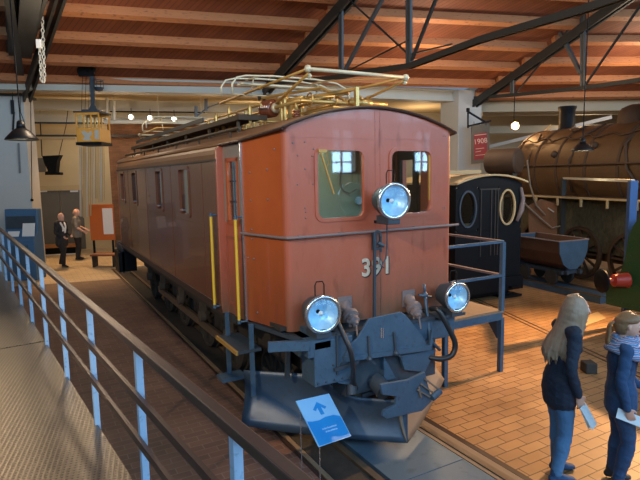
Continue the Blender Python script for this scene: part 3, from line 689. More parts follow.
# equipment between pantographs and catwalk
m = MB(); e = LP(257, 108, 1.9); pr = []
for k in range(5): pr += [(.06, k*.035), (.105, k*.035+.01), (.105, k*.035+.02), (.06, k*.035+.032)]
i_ = MB().lathe(pr, (-.55, 1.55, 3.60), (.35, -1, 0), 18).build('roof_insulator', 'porc', loco, smooth=True)
MB().lathe([(.06, 0), (.06, .03), (.03, .05)], (-.49, 1.38, 3.60), (.35, -1, 0), 14).build('cap', 'ivory', i_, smooth=True)
MB().lathe([(.05, 0), (.075, .03), (.075, .16), (.04, .2), (.015, .23), (.015, .3)], (-.42, 1.18, 3.44), n=16).build('air_reservoir', 'gold', loco, smooth=True)
rd_ = random.Random(3)
m = MB()
for k in range(34):
    x = rd_.uniform(-.8, .2); y = rd_.uniform(1.0, 3.4); h = rd_.uniform(.12, .36)
    m.lathe([(.02, 0), (.03, h*.3), (.018, h*.5), (.028, h*.8), (.01, h)], (x, y, 3.42), n=8)
m.tube([(-.7, 1.3, 3.62), (-.7, 3.8, 3.64)], .014, 6); m.tube([(-.35, 1.1, 3.5), (-.2, .5, 3.52), (.5, .3, 3.5)], .014, 6)
m.tube([(-.62, 1.45, 3.72), (-.2, .75, 3.76), (.0, .6, 3.62)], .018, 6); m.bar((-.5, 1.0, 3.60), (.0, .5, 3.68), .05, .025); m.bar((0, .35, 3.42), (0, .35, 3.72), .04, .04); m.bar((-.02, .36, 3.7), (-.5, 1.2, 3.64), .03, .03)
m.build('brass_terminals', 'brass', loco, smooth='auto')
m = MB()
for k in range(30):
    x = rd_.uniform(-.7, .4); y = rd_.uniform(4.0, 8.3); h = rd_.uniform(.08, .22); m.lathe([(.03, 0), (.045, h*.3), (.02, h*.5), (.03, h)], (x, y, 3.42), n=7)
for x in (-.62, -.3, .1): m.tube([(x, 3.6, 3.62), (x, 8.4, 3.6)], .014, 5)
for y in (4.2, 5.3, 6.4): m.box(-.5, .3, y, y+.5, 3.42, 3.6)
m.build('roof_equipment', 'roofbrown', loco, smooth='auto')
m = MB(); m.box(.0, .14, .28, .4, 3.42, 3.50); m.box(.16, .3, .5, .6, 3.42, 3.52); m.build('roof_ventilator', 'gold', loco)
# ---- front fittings
m = MB(); m.bar(LP(374.6, 240, -.05), LP(374.2, 320, -.05), .024, .03)
p = LP(376.5, 240, -.04); m.ring(rrect(p.x, p.z, .10, .21, .05, -.06), rrect(p.x, p.z, .055, .165, .027, -.06), (0, .02, 0)); m.box(p.x-.05, p.x, -.05, -.02, p.z-.1, p.z+.08)
m.build('coupler_rod', 'blued', loco)
m = MB(); m.tube([LP(387, 213, -.06), LP(387, 246, -.06), LP(386, 258, -.07), LP(381, 267, -.08)], .007, 6); m.tube([LP(380, 247, -.06), LP(380, 264, -.06), LP(384, 268, -.07)], .006, 6)
m.tube([LP(378, 243, -.07), LP(384, 246, -.09)], .02, 8); m.tube([LP(381, 236, -.07), LP(381, 252, -.07)], .01, 6); m.build('lamp_cable', 'blued', loco)
M['digit'] = mat('worn_cream_digit', (.62, .56, .42), .6, 0, (.42, .3, .22), 14, .9)
c_ = LP(376.5, 267, 0)
for i, ch in enumerate('391'):
    x = c_.x+(-.135, .0, .13)[i]
    text('numeral', ch, .255, 'digit', loco, (x, -.006, c_.z), (1, 0, 0), (0, 0, 1), .002, offset=.006)
    text('numeral_shadow', ch, .255, 'edge', loco, (x+.012, -.003, c_.z-.01), (1, 0, 0), (0, 0, 1), .001, offset=.010)
def headlamp(c, r, aim, label, cable=None):
    c = V(c); a = V(aim).normalized()
    h = MB().lathe([(.002, -.245), (r*.35, -.24), (r*.75, -.21), (r*.95, -.1), (r, 0), (r*1.02, .02)], c, a, 28, cap=False).build('headlamp', 'blued', loco, smooth='auto', label=label)
    MB().lathe([(r*1.02, .0), (r*1.1, .01), (r*1.1, .035), (r*1.0, .045), (r*.9, .035)], c, a, 32, cap=False).build('bezel', 'chrome', h, smooth=True)
    MB().lathe([(.02, -.10), (r*.5, -.07), (r*.8, -.02), (r*.93, .02)], c, a, 28, cap=False).build('reflector', 'lens', h, smooth=True)
    MB().lathe([(.001, -.05), (.02, -.04), (.025, -.02), (.001, 0)], c, a, 12).build('bulb', 'paper', h, smooth=True)
    MB().lathe([(r*.92, .028), (r*.6, .05), (r*.25, .06), (.001, .062)], c, a, 28, cap=False).build('lamp_glass', 'lampglass', h, smooth=True)
    x = V((0, 0, 1)).cross(a).normalized()
    MB().tube([c-a*.05+x*.045+V((0, 0, r)), c-a*.05+x*.045+V((0, 0, r+.10)), c-a*.05+x*.03+V((0, 0, r+.13)), c-a*.05-x*.03+V((0, 0, r+.13)), c-a*.05-x*.045+V((0, 0, r+.10)), c-a*.05-x*.045+V((0, 0, r))], .006, 6).build('handle', 'black', h)
    MB().box(c.x-.07, c.x+.07, c.y-.02, c.y+.18, c.z-r-.06, c.z-r+.02).build('foot', 'blued', h)
    return h
lt = LP(393, 201, -.34); ll = LP(322, 314, -.34); lr = LP(456, 297, -.34)
headlamp(lt, .165, (-.12, -1, -.02), 'round headlamp on the front between the two cab windows')
headlamp(ll, .165, (-.12, -1, 0), 'round headlamp at the left end of the buffer beam')
headlamp(lr, .15, (-.05, -1, 0), 'round headlamp at the right end of the buffer beam')
MB().box(lt.x-.06, lt.x+.08, -.34, -.1, lt.z-.23, lt.z-.2).build('lamp_bracket', 'black', loco)
MB().box(lr.x-.2, lr.x+.15, -.33, .1, lr.z-.22, lr.z-.19).build('lamp_bracket', 'blued', loco)
MB().box(ll.x-.06, ll.x+.1, -.33, .0, ll.z-.24, ll.z-.19).build('lamp_bracket', 'blue', loco)
for (p, q) in ((LP(344, 305, 0), LP(356, 325, -.26)), (LP(408, 298, 0), LP(419, 317, -.26))):
    d = (q-p).normalized(); L_ = (q-p).length
    m = MB().lathe([(.065, 0), (.065, .06), (.055, .08), (.055, L_*.45), (.085, L_*.48), (.085, L_*.62), (.06, L_*.66), (.06, L_*.85), (.035, L_*.9), (.03, L_)], p, d, 16)
    m.box(p.x-.085, p.x+.085, -.015, 0, p.z-.09, p.z+.09)
    for k in range(6): a = k*PI/3; m.ball(q-d*.07+V((math.cos(a)*.06, 0, math.sin(a)*.06)), .02, 6)
    m.tube([q, q+V((.0, -.03, -.12))], .01, 6); m.build('jumper_socket', 'dusty', loco, smooth='auto')
# valve and pipe on the right
m = MB(); m.tube([LP(425, 292, -.1), LP(426, 305, -.12), LP(428, 320, -.2), LP(430, 340, -.25), LP(440, 350, -.28)], .018, 8); m.tube([LP(424, 284, -.1), LP(425, 294, -.1)], .014, 8); m.ball(LP(425, 295, -.1), .035, 8); m.tube([LP(419, 295, -.1), LP(431, 297, -.1)], .015, 6)
m.build('brake_pipe', 'blue', loco, smooth=True)
def hose(px, ys, r, nm='brake_hose'):
    pts = [LP(u, v, y) for (u, v), y in zip(px, ys)]
    # smooth (Catmull-Rom)
    out = []; P = [pts[0]]+pts+[pts[-1]]
    for i in range(1, len(P)-2):
        for k in range(6):
            t = k/6; a, b, c, d = P[i-1], P[i], P[i+1], P[i+2]
            out.append(.5*((2*b)+(c-a)*t+(2*a-5*b+4*c-d)*t*t+(3*b-a-3*c+d)*t*t*t))
    out.append(pts[-1]); return MB().tube(out, r, 10).build(nm, 'rubber', loco, smooth=True)
hose([(336, 318), (343, 334), (350, 350), (353, 366), (353, 380), (356, 388)], [-.3, -.36, -.42, -.42, -.36, -.3], .024)
hose([(431, 309), (438, 310), (447, 325), (455, 343), (452, 355), (440, 359), (425, 356)], [-.2, -.3, -.36, -.4, -.4, -.36, -.25], .03)
# ---- buffer beam
m = MB(); m.box(-.9, .9, -.22, .1, 1.0, 1.24); m.build('buffer_beam', 'blue', loco, bevel=.01)
m = MB(); pts = [LP(268, 347, -.2), LP(285, 346, -.24), (ll.x-.12, -.3, 1.235), (ll.x+.1, -.3, 1.235)]
m.bar(pts[0], pts[1], .04, .09); m.bar(pts[1], pts[2], .04, .09); m.bar(pts[2], pts[3], .04, .09); m.build('beam_end', 'blue', loco)
m = MB(); m.prism([(-1.2, .66, 1.27), (-1.04, -.02, 1.27), (-.9, -.24, 1.27), (-.6, -.24, 1.27), (-.6, .3, 1.27), (-1.0, .75, 1.22)], (0, 0, -.04)); m.prism([(1.2, .66, 1.27), (1.04, -.02, 1.27), (.9, -.24, 1.27), (.6, -.24, 1.27), (.6, .3, 1.27), (1.0, .75, 1.22)], (0, 0, -.04)); m.box(-.97, .97, -.24, .1, 1.23, 1.27); m.build('footplate', 'blued', loco)
a = LP(313, 337, -.3); b = LP(352, 380, -.3); m = MB(); m.box(a.x, b.x, -.32, -.05, b.z+.02, 1.262); m.build('beam_box', 'blue', loco, bevel=.008)
MB().box(a.x-.06, a.x+.36, -.315, -.2, 1.12, 1.285).build('beam_top', 'blue', loco)
m = MB(); [m.ball((a.x+.03+k*.09, -.322, b.z+.05), .012, 6) for k in range(5)]; [m.ball((a.x+.2+k*.09, -.322, b.z+.2), .014, 6) for k in range(3)]; m.bar((a.x+.24, -.33, b.z+.1), (a.x+.24, -.33, a.z), .02, .02); m.bar((a.x+.2, -.34, b.z+.16), (b.x+.05, -.34, b.z+.19), .03, .03); m.build('bolts', 'blued', loco)
sh = [LP(u, v, -.34) for u, v in [(369, 319), (401, 312), (406, 315), (424, 338), (427, 346), (345, 357), (349, 345), (357, 339)]]
m = MB(); m.prism(sh, (0, .025, 0)); m.build('front_apron', 'blue', loco, bevel=.004, label='shield-shaped plate below the numerals')
for (u0, v0, u1, v1) in ((368.5, 336, 369.5, 360), (394, 332, 396, 354)): m = MB(); m.bar(LP(u0, v0, -.35), LP(u1, v1, -.36), .02, .02); m.ball(LP(u1, v1-1, -.37), .03, 8); m.bar(LP(u1, v1-1, -.37), LP(u1+6, v1+4, -.38), .018, .018); m.build('apron_hinge', 'blued', loco)
m = MB()
m.bar(LP(383, 328, -.345), LP(383, 338, -.345), .012, .01); m.bar(LP(381, 328, -.345), LP(381, 338, -.345), .012, .01)
m.build('apron_marking', 'chrome', loco)
m = MB(); m.bar(LP(343, 359, -.33), LP(430, 347, -.33), .05, .05); m.bar(LP(430, 347, -.33), LP(432, 330, -.33), .03, .03); m.build('draw_beam', 'blue', loco)
m = MB(); m.box(-.55, .6, -.24, .0, .62, 1.02); m.build('draw_gear_box', 'blued', loco)
for pg, th in (([LP(384, 357, -.3), LP(396, 378, -.3), LP(384, 381, -.3)], .16), ([LP(345, 360, -.3), LP(350, 385, -.3), LP(338, 383, -.3)], .1), ([LP(400, 356, -.3), LP(436, 350, -.3), LP(425, 372, -.3), LP(405, 370, -.3)], .04)):
    MB().prism(pg, (0, th, 0)).build('gusset', 'blue', loco)
m = MB(); m.tube([(-.2, -.25, .72), (-.2, -.42, .66)], .09, 14); m.build('drawhook_boss', 'blued', loco, smooth='auto')
MB().tube([LP(352, 384, -.3), LP(352, 394, -.32)], .05, 10).build('hose_coupling', 'blued', loco, smooth='auto')
# ---- snow plow: two curved wings meeting at the nose
def wing(s):
    m = MB(); T = V((.02, -.50, 0)); E_ = V((-1.36, .55, 0)) if s < 0 else V((1.14, .20, 0)); K = 18; R_ = 8
    top = lambda t: .74 if t > .52 else (.52+.22*((t-.3)/.22)**1.5 if t > .3 else .52)
    wd_ = (E_-T).normalized(); nn = V((wd_.y, -wd_.x, 0)); nn = nn if nn.y > 0 else -nn
    fr_, bk = [], []
    for i in range(K+1):
        t = i/K; base = T.lerp(E_, t); zt_ = top(t) if s < 0 else .58+.28*t; zb_ = .10+(.10 if s < 0 else .2)*t*t; ra, rb = [], []
        for j in range(R_+1):
            k = j/R_; z = zb_+(zt_-zb_)*k; off = .16*k-.20*(k-.5)**2*0 + .10*math.sin(PI*k)
            p = base+nn*off*(.4+.6*t)+V((0, 0, z)); ra.append(m._v(p)); rb.append(m._v(p+nn*.02))
        fr_.append(ra); bk.append(rb)
    for A_, B_ in zip(fr_, fr_[1:]):
        for j in range(R_): m.bm.faces.new((A_[j], A_[j+1], B_[j+1], B_[j]))
    for A_, B_ in zip(bk, bk[1:]):
        for j in range(R_): m.bm.faces.new((A_[j], B_[j], B_[j+1], A_[j+1]))
    for i in range(K): m.bm.faces.new((fr_[i][0], fr_[i+1][0], bk[i+1][0], bk[i][0])); m.bm.faces.new((fr_[i][R_], bk[i][R_], bk[i+1][R_], fr_[i+1][R_]))
    for i in (0, K):
        for j in range(R_): m.bm.faces.new((fr_[i][j], fr_[i][j+1], bk[i][j+1], bk[i][j]))
    return m
pw = wing(-1).build('snow_plow', 'plow', loco, smooth=True, label='blue-grey curved snow plow wing')
wing(1).build('right_wing', 'plowr', pw, smooth=True, label='right plow wing, warm light painted into its grey-brown')
for a_, b_ in (((-.95, .25, .74), (-.95, .2, 1.15)), ((-.95, .3, 1.1), (-.55, .0, .72)), ((.95, .25, .74), (.95, .2, 1.15)), ((-.3, -.15, .55), (.3, -.15, .55))): MB().bar(a_, b_, .04, .04).build('plow_stay', 'blued', pw)
wdr = V((1.0, .12, 0)).normalized(); P0_ = V((LX+.02, LY-.60, 0)); pnn = V((wdr.y, -wdr.x, 0))
fk = [atp(u, v, P0_, pnn)-V((LX, LY, 0)) for u, v in [(381, 385), (385, 383.5), (408, 380), (425, 372), (430, 393), (432, 401), (422, 411), (404, 415), (387, 419), (383, 416), (384, 410.6), (396, 405), (397, 396.5), (383, 395)]]
m = MB(); m.prism(fk, -pnn*.03 if pnn.y < 0 else pnn*.03); fo = m.build('nose_plate', 'blue', pw, bevel=.004, label='notched blue plate on the plow nose')
m = MB()
Q = lambda u, v, k: atp(u, v, P0_+(-pnn if pnn.y > 0 else pnn)*k, pnn)-V((LX, LY, 0))
for (u0, v0, u1, v1) in ((425, 379, 438, 389), (421, 384, 435, 394), (418, 390, 430, 397), (419, 387, 421, 398)): m.bar(Q(u0, v0, .02), Q(u1, v1, .02), .015, .015)
m.build('strap', 'plowr', fo)
m = MB(); m.tube([Q(432, 398, .03), Q(440, 391, .03)], .035, 10); m.build('hinge_pin', 'blue', fo)
# ---- steps below the cab door
st_ = MB().box(-1.38, -1.12, .50, 1.16, .985, 1.015).build('cab_step', 'blued', loco)
MB().box(-1.40, -1.375, .50, 1.16, .98, 1.02).build('tread_edge', 'gold', st_)
MB().box(-1.40, -1.12, .98, 1.18, .52, .56).build('lower_tread', 'blue', st_)
for (x, y) in ((-1.27, 1.12), (-1.22, .52)): MB().bar((x, y, .50), (x, y, 1.28), .05, .02).build('stringer', 'blue', st_)
# ---- running gear
m = MB(); m.box(-.5, .5, .5, LEN-.5, .55, 1.26); m.box(-.75, -.70, .7, LEN-.7, .70, 1.25); m.box(.70, .75, .7, LEN-.7, .70, 1.25); m.box(-1.25, 1.25, 1.0, LEN-.3, 1.18, 1.27); m.build('underframe', 'dark', loco)
def wheel(x, y, r):
    a = (1 if x > 0 else -1)
    w_ = MB().lathe([(r*.86, -.06), (r+.03, -.06), (r+.03, -.03), (r, -.02), (r, .06), (r*.88, .065), (r*.86, .0)], (x, y, r), (a, 0, 0), 32).build('wheel', 'dark', loco, smooth='auto')
    m = MB(); m.lathe([(r*.2, -.05), (r*.2, .09), (r*.1, .1)], (x, y, r), (a, 0, 0), 16)
    for k in range(10):
        t = 2*PI*k/10; m.bar((x+a*.02, y+math.cos(t)*r*.15, r+math.sin(t)*r*.15), (x+a*.02, y+math.cos(t)*r*.9, r+math.sin(t)*r*.9), .06, .05, up=(1, 0, 0))
    m.build('spokes', 'dark', w_); return w_
for s in (-.62, .62):
    wheel(s, 1.25, .36)
    for y in (2.7, 3.95, 5.4, 6.65): wheel(s, y, .50)
    wheel(s, 8.1, .36)
for s in (-1, 1):
    m = MB(); m.bar((s*.82, 2.7, .45), (s*.82, 6.65, .45), .05, .12, up=(1, 0, 0)) if False else m.box(*sorted((s*.80, s*.85)), 2.6, 6.75, .42, .54)
    m.build('coupling_rod', 'rail', loco)
    for y in (2.1, 3.3, 4.6, 6.0, 7.2):
        m = MB(); m.box(*sorted((s*.86, s*.94)), y, y+.10, .72, 1.2); m.lathe([(.02, -.05), (.09, -.04), (.09, .04), (.02, .05)], (s*.92, y+.05, .68), (1, 0, 0), 12)
        m.box(*sorted((s*.84, s*.90)), y-.25, y+.35, .9, .98)
        m.build('brake_hanger', 'tracksand', loco)
m = MB(); m.box(-1.25, 1.25, LEN-.35, LEN-.1, .95, 1.28); m.box(-1.27, -1.22, LEN-.9, LEN-.1, .6, 1.25); m.build('rear_buffer_beam', 'blued', loco)
m = MB(); m.box(-1.35, -.95, LEN-.9, LEN-.3, .62, 1.1); m.build('rear_step_box', 'black', loco)
# ================================================================== SURROUNDINGS
def fz(u, v, z): return atz(u, v, z)
H3 = lambda p, z=0.: V((p.x, p.y, z))
# ---- truss C over the left column
tc_ = truss('roof_truss', 'dark steel roof truss standing on the left column, above the hanging chain', C0, dC, [(21, 84), (22, 80)], [])
to_ = (C0.x, C0.y, 0)
def tm(name, u0, v0, f0, u1, v1, f1, w, mt='trussg'): MB(to_).bar(atf(u0, v0, f0), atf(u1, v1, f1), w, w*1.2).build(name, mt, tc_)
for a in ((13, -12, 11.0, 18, 62, 15.2, .07), (19.5, -12, 11.0, 24, 58, 15.0, .07), (30, -8, 10.5, 33, 24, 12.8, .06), (-4, 14, 12.6, 12, 39, 13.2, .10), (12, 38, 13.2, 11, 64, 15.2, .08)): tm('web_post', *a)
for a in ((47, -8, 10.0, 24, 72, 15.6, .07), (40, -10, 10.0, 21, 62, 15.3, .05), (6, -20, 9.5, 22, 82, 15.8, .16), (25, -20, 9.2, 26, 60, 15.0, .14), (36, -20, 9.2, 22, 74, 15.6, .06), (9, -10, 11, 8, 80, 15.6, .10)): tm('tie_rod', *a, 'truss')
for a in ((31, -20, 9.5, 21, 66, 15.4, .34), (9, -20, 9.8, 14, 70, 15.4, .2)): tm('gusset_bar', *a, 'truss')
# ---- visitor platform beside the locomotive
pp = (5.69, 5.09, 0); vp = thing('viewing_platform', 'blue-grey steel platform with railing at the right side of the red locomotive', 'platform', pp)
x0, x1, y0, y1, zd = 4.66, 5.69, 5.09, 8.3, .88
for (x, y) in ((x0, y0), (x1, y0), (x0, y1), (x1, y1), (x1, 6.8)):
    MB(pp).box(x-.03, x+.03, y-.03, y+.03, 0, zd-.1).build('leg', 'blue', vp)
MB(pp).box(x0-.03, x1+.03, y0-.03, y1+.03, zd-.02, zd).build('platform_deck', 'plank', vp)
for (a, b) in (((x0, y0), (x1, y0)), ((x1, y0), (x1, y1)), ((x0, y0), (x0, y1)), ((x0, y1), (x1, y1))):
    MB(pp).bar((a[0], a[1], zd-.07), (b[0], b[1], zd-.07), .05, .11).build('edge_beam', 'blue', vp)
for (x, y) in ((x1, y0), (x1, 6.8), (x1, y1)): MB(pp).box(x-.028, x+.028, y-.028, y+.028, zd, 1.84).build('railing_post', 'blue', vp)
for z in (1.85, 1.38):
    MB(pp).bar((4.40 if z < 1.5 else 4.40, y0, z), (x1, y0, z), .04, .035).build('rail', 'blue', vp)
    MB(pp).bar((x1, y0, z), (x1, y1, z), .05, .03).build('rail', 'dusty', vp)
MB(pp).prism([(x1-.03, y0+.03, zd-.13), (x1-.03, y0+.03, zd-.40), (x1-.03, y0+.25, zd-.13)], (-.02, 0, 0)).build('corner_brace', 'blued', vp)
# ---- black steam locomotive cab
ca = az(64); cf = az(-26); C_ = atf(490, 200, 11.35); C_.z = 0
bc = thing('black_locomotive', 'black small locomotive cab with two oval windows, right behind the red locomotive', 'locomotive', C_)
def cb(x, y, z): p = ca*x+cf*y; return V((p.x, p.y, z))
HW = .93; zt_c = 2.54; ap = 2.71
def cprism(m, pts, y0, y1): return m.prism([cb(x, y0, z) for x, z in pts], cb(0, y1-y0, 0))
arch = [(-HW+2*HW*i/14, zt_c+(ap-zt_c)*(1-((-1+2*i/14)**2))) for i in range(15)]
# face with two oval openings: built as ring segments
ov = [(-.61, 2.03), (.50, 2.03)]; orx, orz = .215, .37
for sgn, (cx, cz) in zip((-1, 1), ov):
    X0, X1 = ((-HW, -.30) if sgn < 0 else (.22, HW)); Z0, Z1 = 1.55, 2.50
    n = 28; inner = []; outer = []
    for i in range(n):
        a = 2*PI*i/n; c, s_ = math.cos(a), math.sin(a); inner.append(cb(cx+orx*c, 0, cz+orz*s_))
        tx = ((X1-cx)/c if c > 0 else (X0-cx)/c) if abs(c) > 1e-6 else 1e9; tz = ((Z1-cz)/s_ if s_ > 0 else (Z0-cz)/s_) if abs(s_) > 1e-6 else 1e9
        t = min(tx, tz); outer.append(cb(cx+c*t, 0, cz+s_*t))
    MB().ring(outer, inner, cb(0, .04, 0)).build('cab_face', 'black', bc)
    w_ = MB().ring([cb(cx+(orx+.025)*math.cos(2*PI*i/n), -.02, cz+(orz+.025)*math.sin(2*PI*i/n)) for i in range(n)], [cb(cx+(orx-.012)*math.cos(2*PI*i/n), -.02, cz+(orz-.012)*math.sin(2*PI*i/n)) for i in range(n)], cb(0, .04, 0)).build('oval_window', 'blued' if sgn < 0 else 'tan', bc)
    MB().prism([cb(cx+orx*math.cos(2*PI*i/n), .03, cz+orz*math.sin(2*PI*i/n)) for i in range(n)], cb(0, .006, 0)).build('pane', 'glass', w_)
m = MB(); cprism(m, [(-HW, 2.49)]+[(HW, 2.49)]+arch[::-1], 0, .04); cprism(m, [(-.31, 1.54), (.23, 1.54), (.23, 2.5), (-.31, 2.5)], 0, .04); cprism(m, [(-HW, .42), (HW, .42), (HW, 1.56), (-HW, 1.56)], 0, .04); m.build('cab_face', 'black', bc)
m = MB(); 
for x in (-.27, .02, .13, .21): cprism(m, [(x, 1.0), (x+.022, 1.0), (x+.022, 2.42), (x, 2.42)], -.02, 0)
cprism(m, [(-.3, 2.42), (.26, 2.42), (.26, 2.45), (-.3, 2.45)], -.025, 0); m.build('batten', 'dark', bc)
m = MB(); cprism(m, [(-HW, .42), (-HW+.04, .42), (-HW+.04, zt_c), (-HW, zt_c)], .04, 2.0); cprism(m, [(HW-.04, .42), (HW, .42), (HW, zt_c), (HW-.04, zt_c)], .04, .5); cprism(m, [(HW-.04, .42), (HW, .42), (HW, 1.5), (HW-.04, 1.5)], .5, 1.4); cprism(m, [(HW-.04, .42), (HW, .42), (HW, zt_c), (HW-.04, zt_c)], 1.4, 2.0); m.build('cab_side', 'black', bc)
m = MB(); cprism(m, [(-HW, 1.4), (HW, 1.4), (HW, 1.6), (-HW, 1.6)], 1.0, 1.1); cprism(m, [(-HW, 1.6), (-.2, 1.6), (-.2, 1.95), (-HW, 1.95)], 1.9, 2.0); m.build('cab_inside', 'tan', bc)
m = MB(); lo = [(x*1.06, z+.01) for x, z in arch]; hi = [(x*1.06, z+.045) for x, z in arch]
for i in range(14): m.hexa([cb(lo[i][0], -.12, lo[i][1]), cb(lo[i+1][0], -.12, lo[i+1][1]), cb(lo[i+1][0], 2.2, lo[i+1][1]), cb(lo[i][0], 2.2, lo[i][1])], [cb(hi[i][0], -.12, hi[i][1]), cb(hi[i+1][0], -.12, hi[i+1][1]), cb(hi[i+1][0], 2.2, hi[i+1][1]), cb(hi[i][0], 2.2, hi[i][1])])
m.build('cab_roof', 'tan', bc)
m = MB(); m.hexa([cb(-.85, .3, 2.76), cb(.02, .3, 2.78), cb(.02, .6, 2.78), cb(-.85, .6, 2.76)], [cb(-.85, .3, 2.84), cb(.02, .3, 2.85), cb(.02, .6, 2.85), cb(-.85, .6, 2.84)]); m.build('roof_hatch', 'tan', bc)
m = MB(); cprism(m, [(-HW, .2), (HW, .2), (HW, .5), (-HW, .5)], -.1, .1); cprism(m, [(-.7, .08), (.7, .08), (.7, .6), (-.7, .6)], .1, 4.2); cprism(m, [(.4, .02), (HW, .02), (HW, .06), (.4, .06)], -.08, .3); cprism(m, [(.5, .26), (.8, .26), (.8, .29), (.5, .29)], -.2, .0); m.build('underframe', 'black', bc)
m = MB(); m.tube([cb(0, 2.0, 1.5), cb(0, 4.4, 1.5)], .55, 24); m.build('boiler', 'black', bc, smooth='auto')
m = MB()
for s in (-.72, .72):
    for y in (.9, 2.2, 3.5): m.lathe([(.34, -.04), (.34, .06), (.1, .08)], cb(s, y, .36), ca, 24)
m.build('wheels', 'dark', bc, smooth='auto')
m = MB(); m.tube([cb(.86, -.03, 2.45), cb(.93, -.03, 2.2), cb(.86, -.06, 1.95), cb(.72, -.08, 1.72)], [.03, .05, .06, .03], 8); m.build('grey_hose', 'dusty', bc, smooth=True)
# ---- rusty steam locomotive behind
P1 = atf(538, 168, 16.8); P2 = atf(640, 166, 13.3); P1.z = P2.z = 2.82; ax = (P2-P1).normalized()
side = V((ax.y, -ax.x, 0)); side = side if side.dot(FWD) < 0 else -side      # towards the viewer
M['rust'] = mat('rusty_brown_boiler', (.075, .037, .014), .62, .1, (.13, .07, .026), 2.2, .8, .2, 14, c3=(.08, .045, .02))
M['rustd'] = mat('dark_rusty_iron', (.05, .028, .016), .7, .1, (.09, .05, .028), 3, .8, .25, 12)
bo = H3(P1); sl = thing('steam_locomotive', 'large rusty brown steam locomotive with tall chimney, behind the blue frame', 'locomotive', bo)
def sb(t, s, z): p = P1+ax*t+side*s; return V((p.x, p.y, z))
R_ = 1.18
MB(bo).lathe([(.3, -.5), (.62, -.45), (1.0, 0), (R_, .25), (R_, 6.3)], P1, ax, 48).build('boiler', 'rust', sl, smooth='auto')
m = MB(bo)
for t in (.35, 1.25, 2.1, 3.1, 4.1, 5.1): m.lathe([(R_+.001, -.04), (R_+.02, -.035), (R_+.02, .035), (R_+.001, .04)], P1+ax*t, ax, 48, cap=False)
bd = m.build('boiler_band', 'rustd', sl, smooth='auto')
MB(bo).lathe([(.30, -.1), (.25, .05), (.22, .12), (.22, .60), (.25, .66), (.25, .72), (.18, .72)], sb(1.15, 0, 3.92), n=28).build('chimney', 'black', sl, smooth='auto')
MB(bo).lathe([(.46, -.2), (.44, .1), (.42, .32), (.34, .46), (.16, .54), (.001, .56)], sb(3.5, 0, 3.86), n=28).build('steam_dome', 'rustd', sl, smooth='auto')
m = MB(bo); m.obox(sb(4.6, 0, 0), ax, side, .45, .5, 3.85, 4.5); m.build('sand_box', 'rustd', sl, bevel=.05)
m = MB(bo)
arcp = lambda t, a: P1+ax*t+side*math.cos(a)*(R_+.05)+V((0, 0, math.sin(a)*(R_+.05)))
m.tube([arcp(.4+.12*k, .75+.05*math.sin(k)) for k in range(46)], .02, 6)
m.tube([arcp(.2+.12*k, .1) for k in range(46)], .025, 6)
m.tube([arcp(1.7, 1.4), arcp(1.9, 1.1), arcp(2.2, 1.0), arcp(2.35, 1.2)], .03, 6); m.tube([arcp(3.0, 1.2), arcp(2.7, .8), arcp(2.6, .2), arcp(2.6, -.5)], .028, 6); m.tube([arcp(4.3, 1.2), arcp(4.2, .5), arcp(4.4, 0), arcp(4.7, -.4)], .04, 6)
m.tube([arcp(.9, 1), arcp(1.0, .3), arcp(1.1, -.4)], .02, 6); m.ball(arcp(2.0, .35), .1, 8); m.ball(arcp(3.3, .5), .09, 8)
m.build('boiler_pipe', 'rustd', sl, smooth=True)
rb = MB(bo); rb.obox(sb(3.2, 1.2, 0), ax, side, 3.1, .3, 2.10, 2.14); rb.build('running_board', 'rustd', sl)
rb = MB(bo); rb.obox(sb(3.2, 1.51, 0), ax, side, 3.1, .02, 2.09, 2.14)
for k in range(8): q = sb(.2+k*.8, 1.52, 0); rb.obox(q, ax, side, .025, .02, 1.90, 2.09)
rb.build('board_edge', 'tan', sl, label='tan rim of the running board')
M['mott'] = mat('mottled_grey_green', (.035, .034, .02), .7, .1, (.13, .12, .075), 9, .6, .3, 20, stretch=(1.6, 1.6, .8))
MB(bo).obox(sb(3.2, 1.0, 0), ax, side, 3.1, .06, .75, 2.08).build('frame_plate', 'mott', sl)
m = MB(bo)
for t in (1.4, 3.0, 4.6):
    m.lathe([(.60, -.04), (.68, -.04), (.68, .06), (.60, .06)], sb(t, 1.1, .68), side, 36, cap=False)
    m.lathe([(.14, -.04), (.14, .12), (.05, .14)], sb(t, 1.1, .68), side, 16)
    for k in range(12):
        a = 2*PI*k/12; m.bar(sb(t, 1.1, .68)+ax*math.cos(a)*.1+V((0, 0, math.sin(a)*.1)), sb(t, 1.1, .68)+ax*math.cos(a)*.63+V((0, 0, math.sin(a)*.63)), .05, .05)
m.build('driving_wheels', 'rustd', sl, smooth='auto')
m = MB(bo); m.obox(sb(3.2, 0, 0), ax, side, 3.0, .8, .5, 1.9); m.build('underframe', 'rustd', sl)
# bits in front of the smokebox
o = MB(bo); q = [(502, 169), (551, 124), (549, 133), (512, 166)]; D_ = [15.6, 17.2, 17.2, 15.6]
o.prism([atf(u, v, d) for (u, v), d in zip(q, D_)], V((0, 0, -.02))-FWD*.03); o.build('smokebox_cover', 'tan', sl, label='pale tan sloping cover board')
c0 = atf(488, 162, 14.2); c1 = atf(520, 161, 13.6); ml = MB(H3(c0)); dr_ = thing('rusty_drum', 'rusty brown drum raised on a dark stand behind the black cab roof', 'drum', H3(c0)); ml.lathe([(.05, 0), (.30, .02), (.33, .1), (.33, (c1-c0).length-.05), (.28, (c1-c0).length)], c0, (c1-c0), 20)
ml.build('shell', 'rustd', dr_, smooth='auto')
cm = c0.lerp(c1, .5)
for k_ in (-.25, .25): MB(H3(c0)).obox(cm+(c1-c0).normalized()*k_, RGT, FWD, .05, .15, 0, cm.z-.28).build('stand_leg', 'dark', dr_)
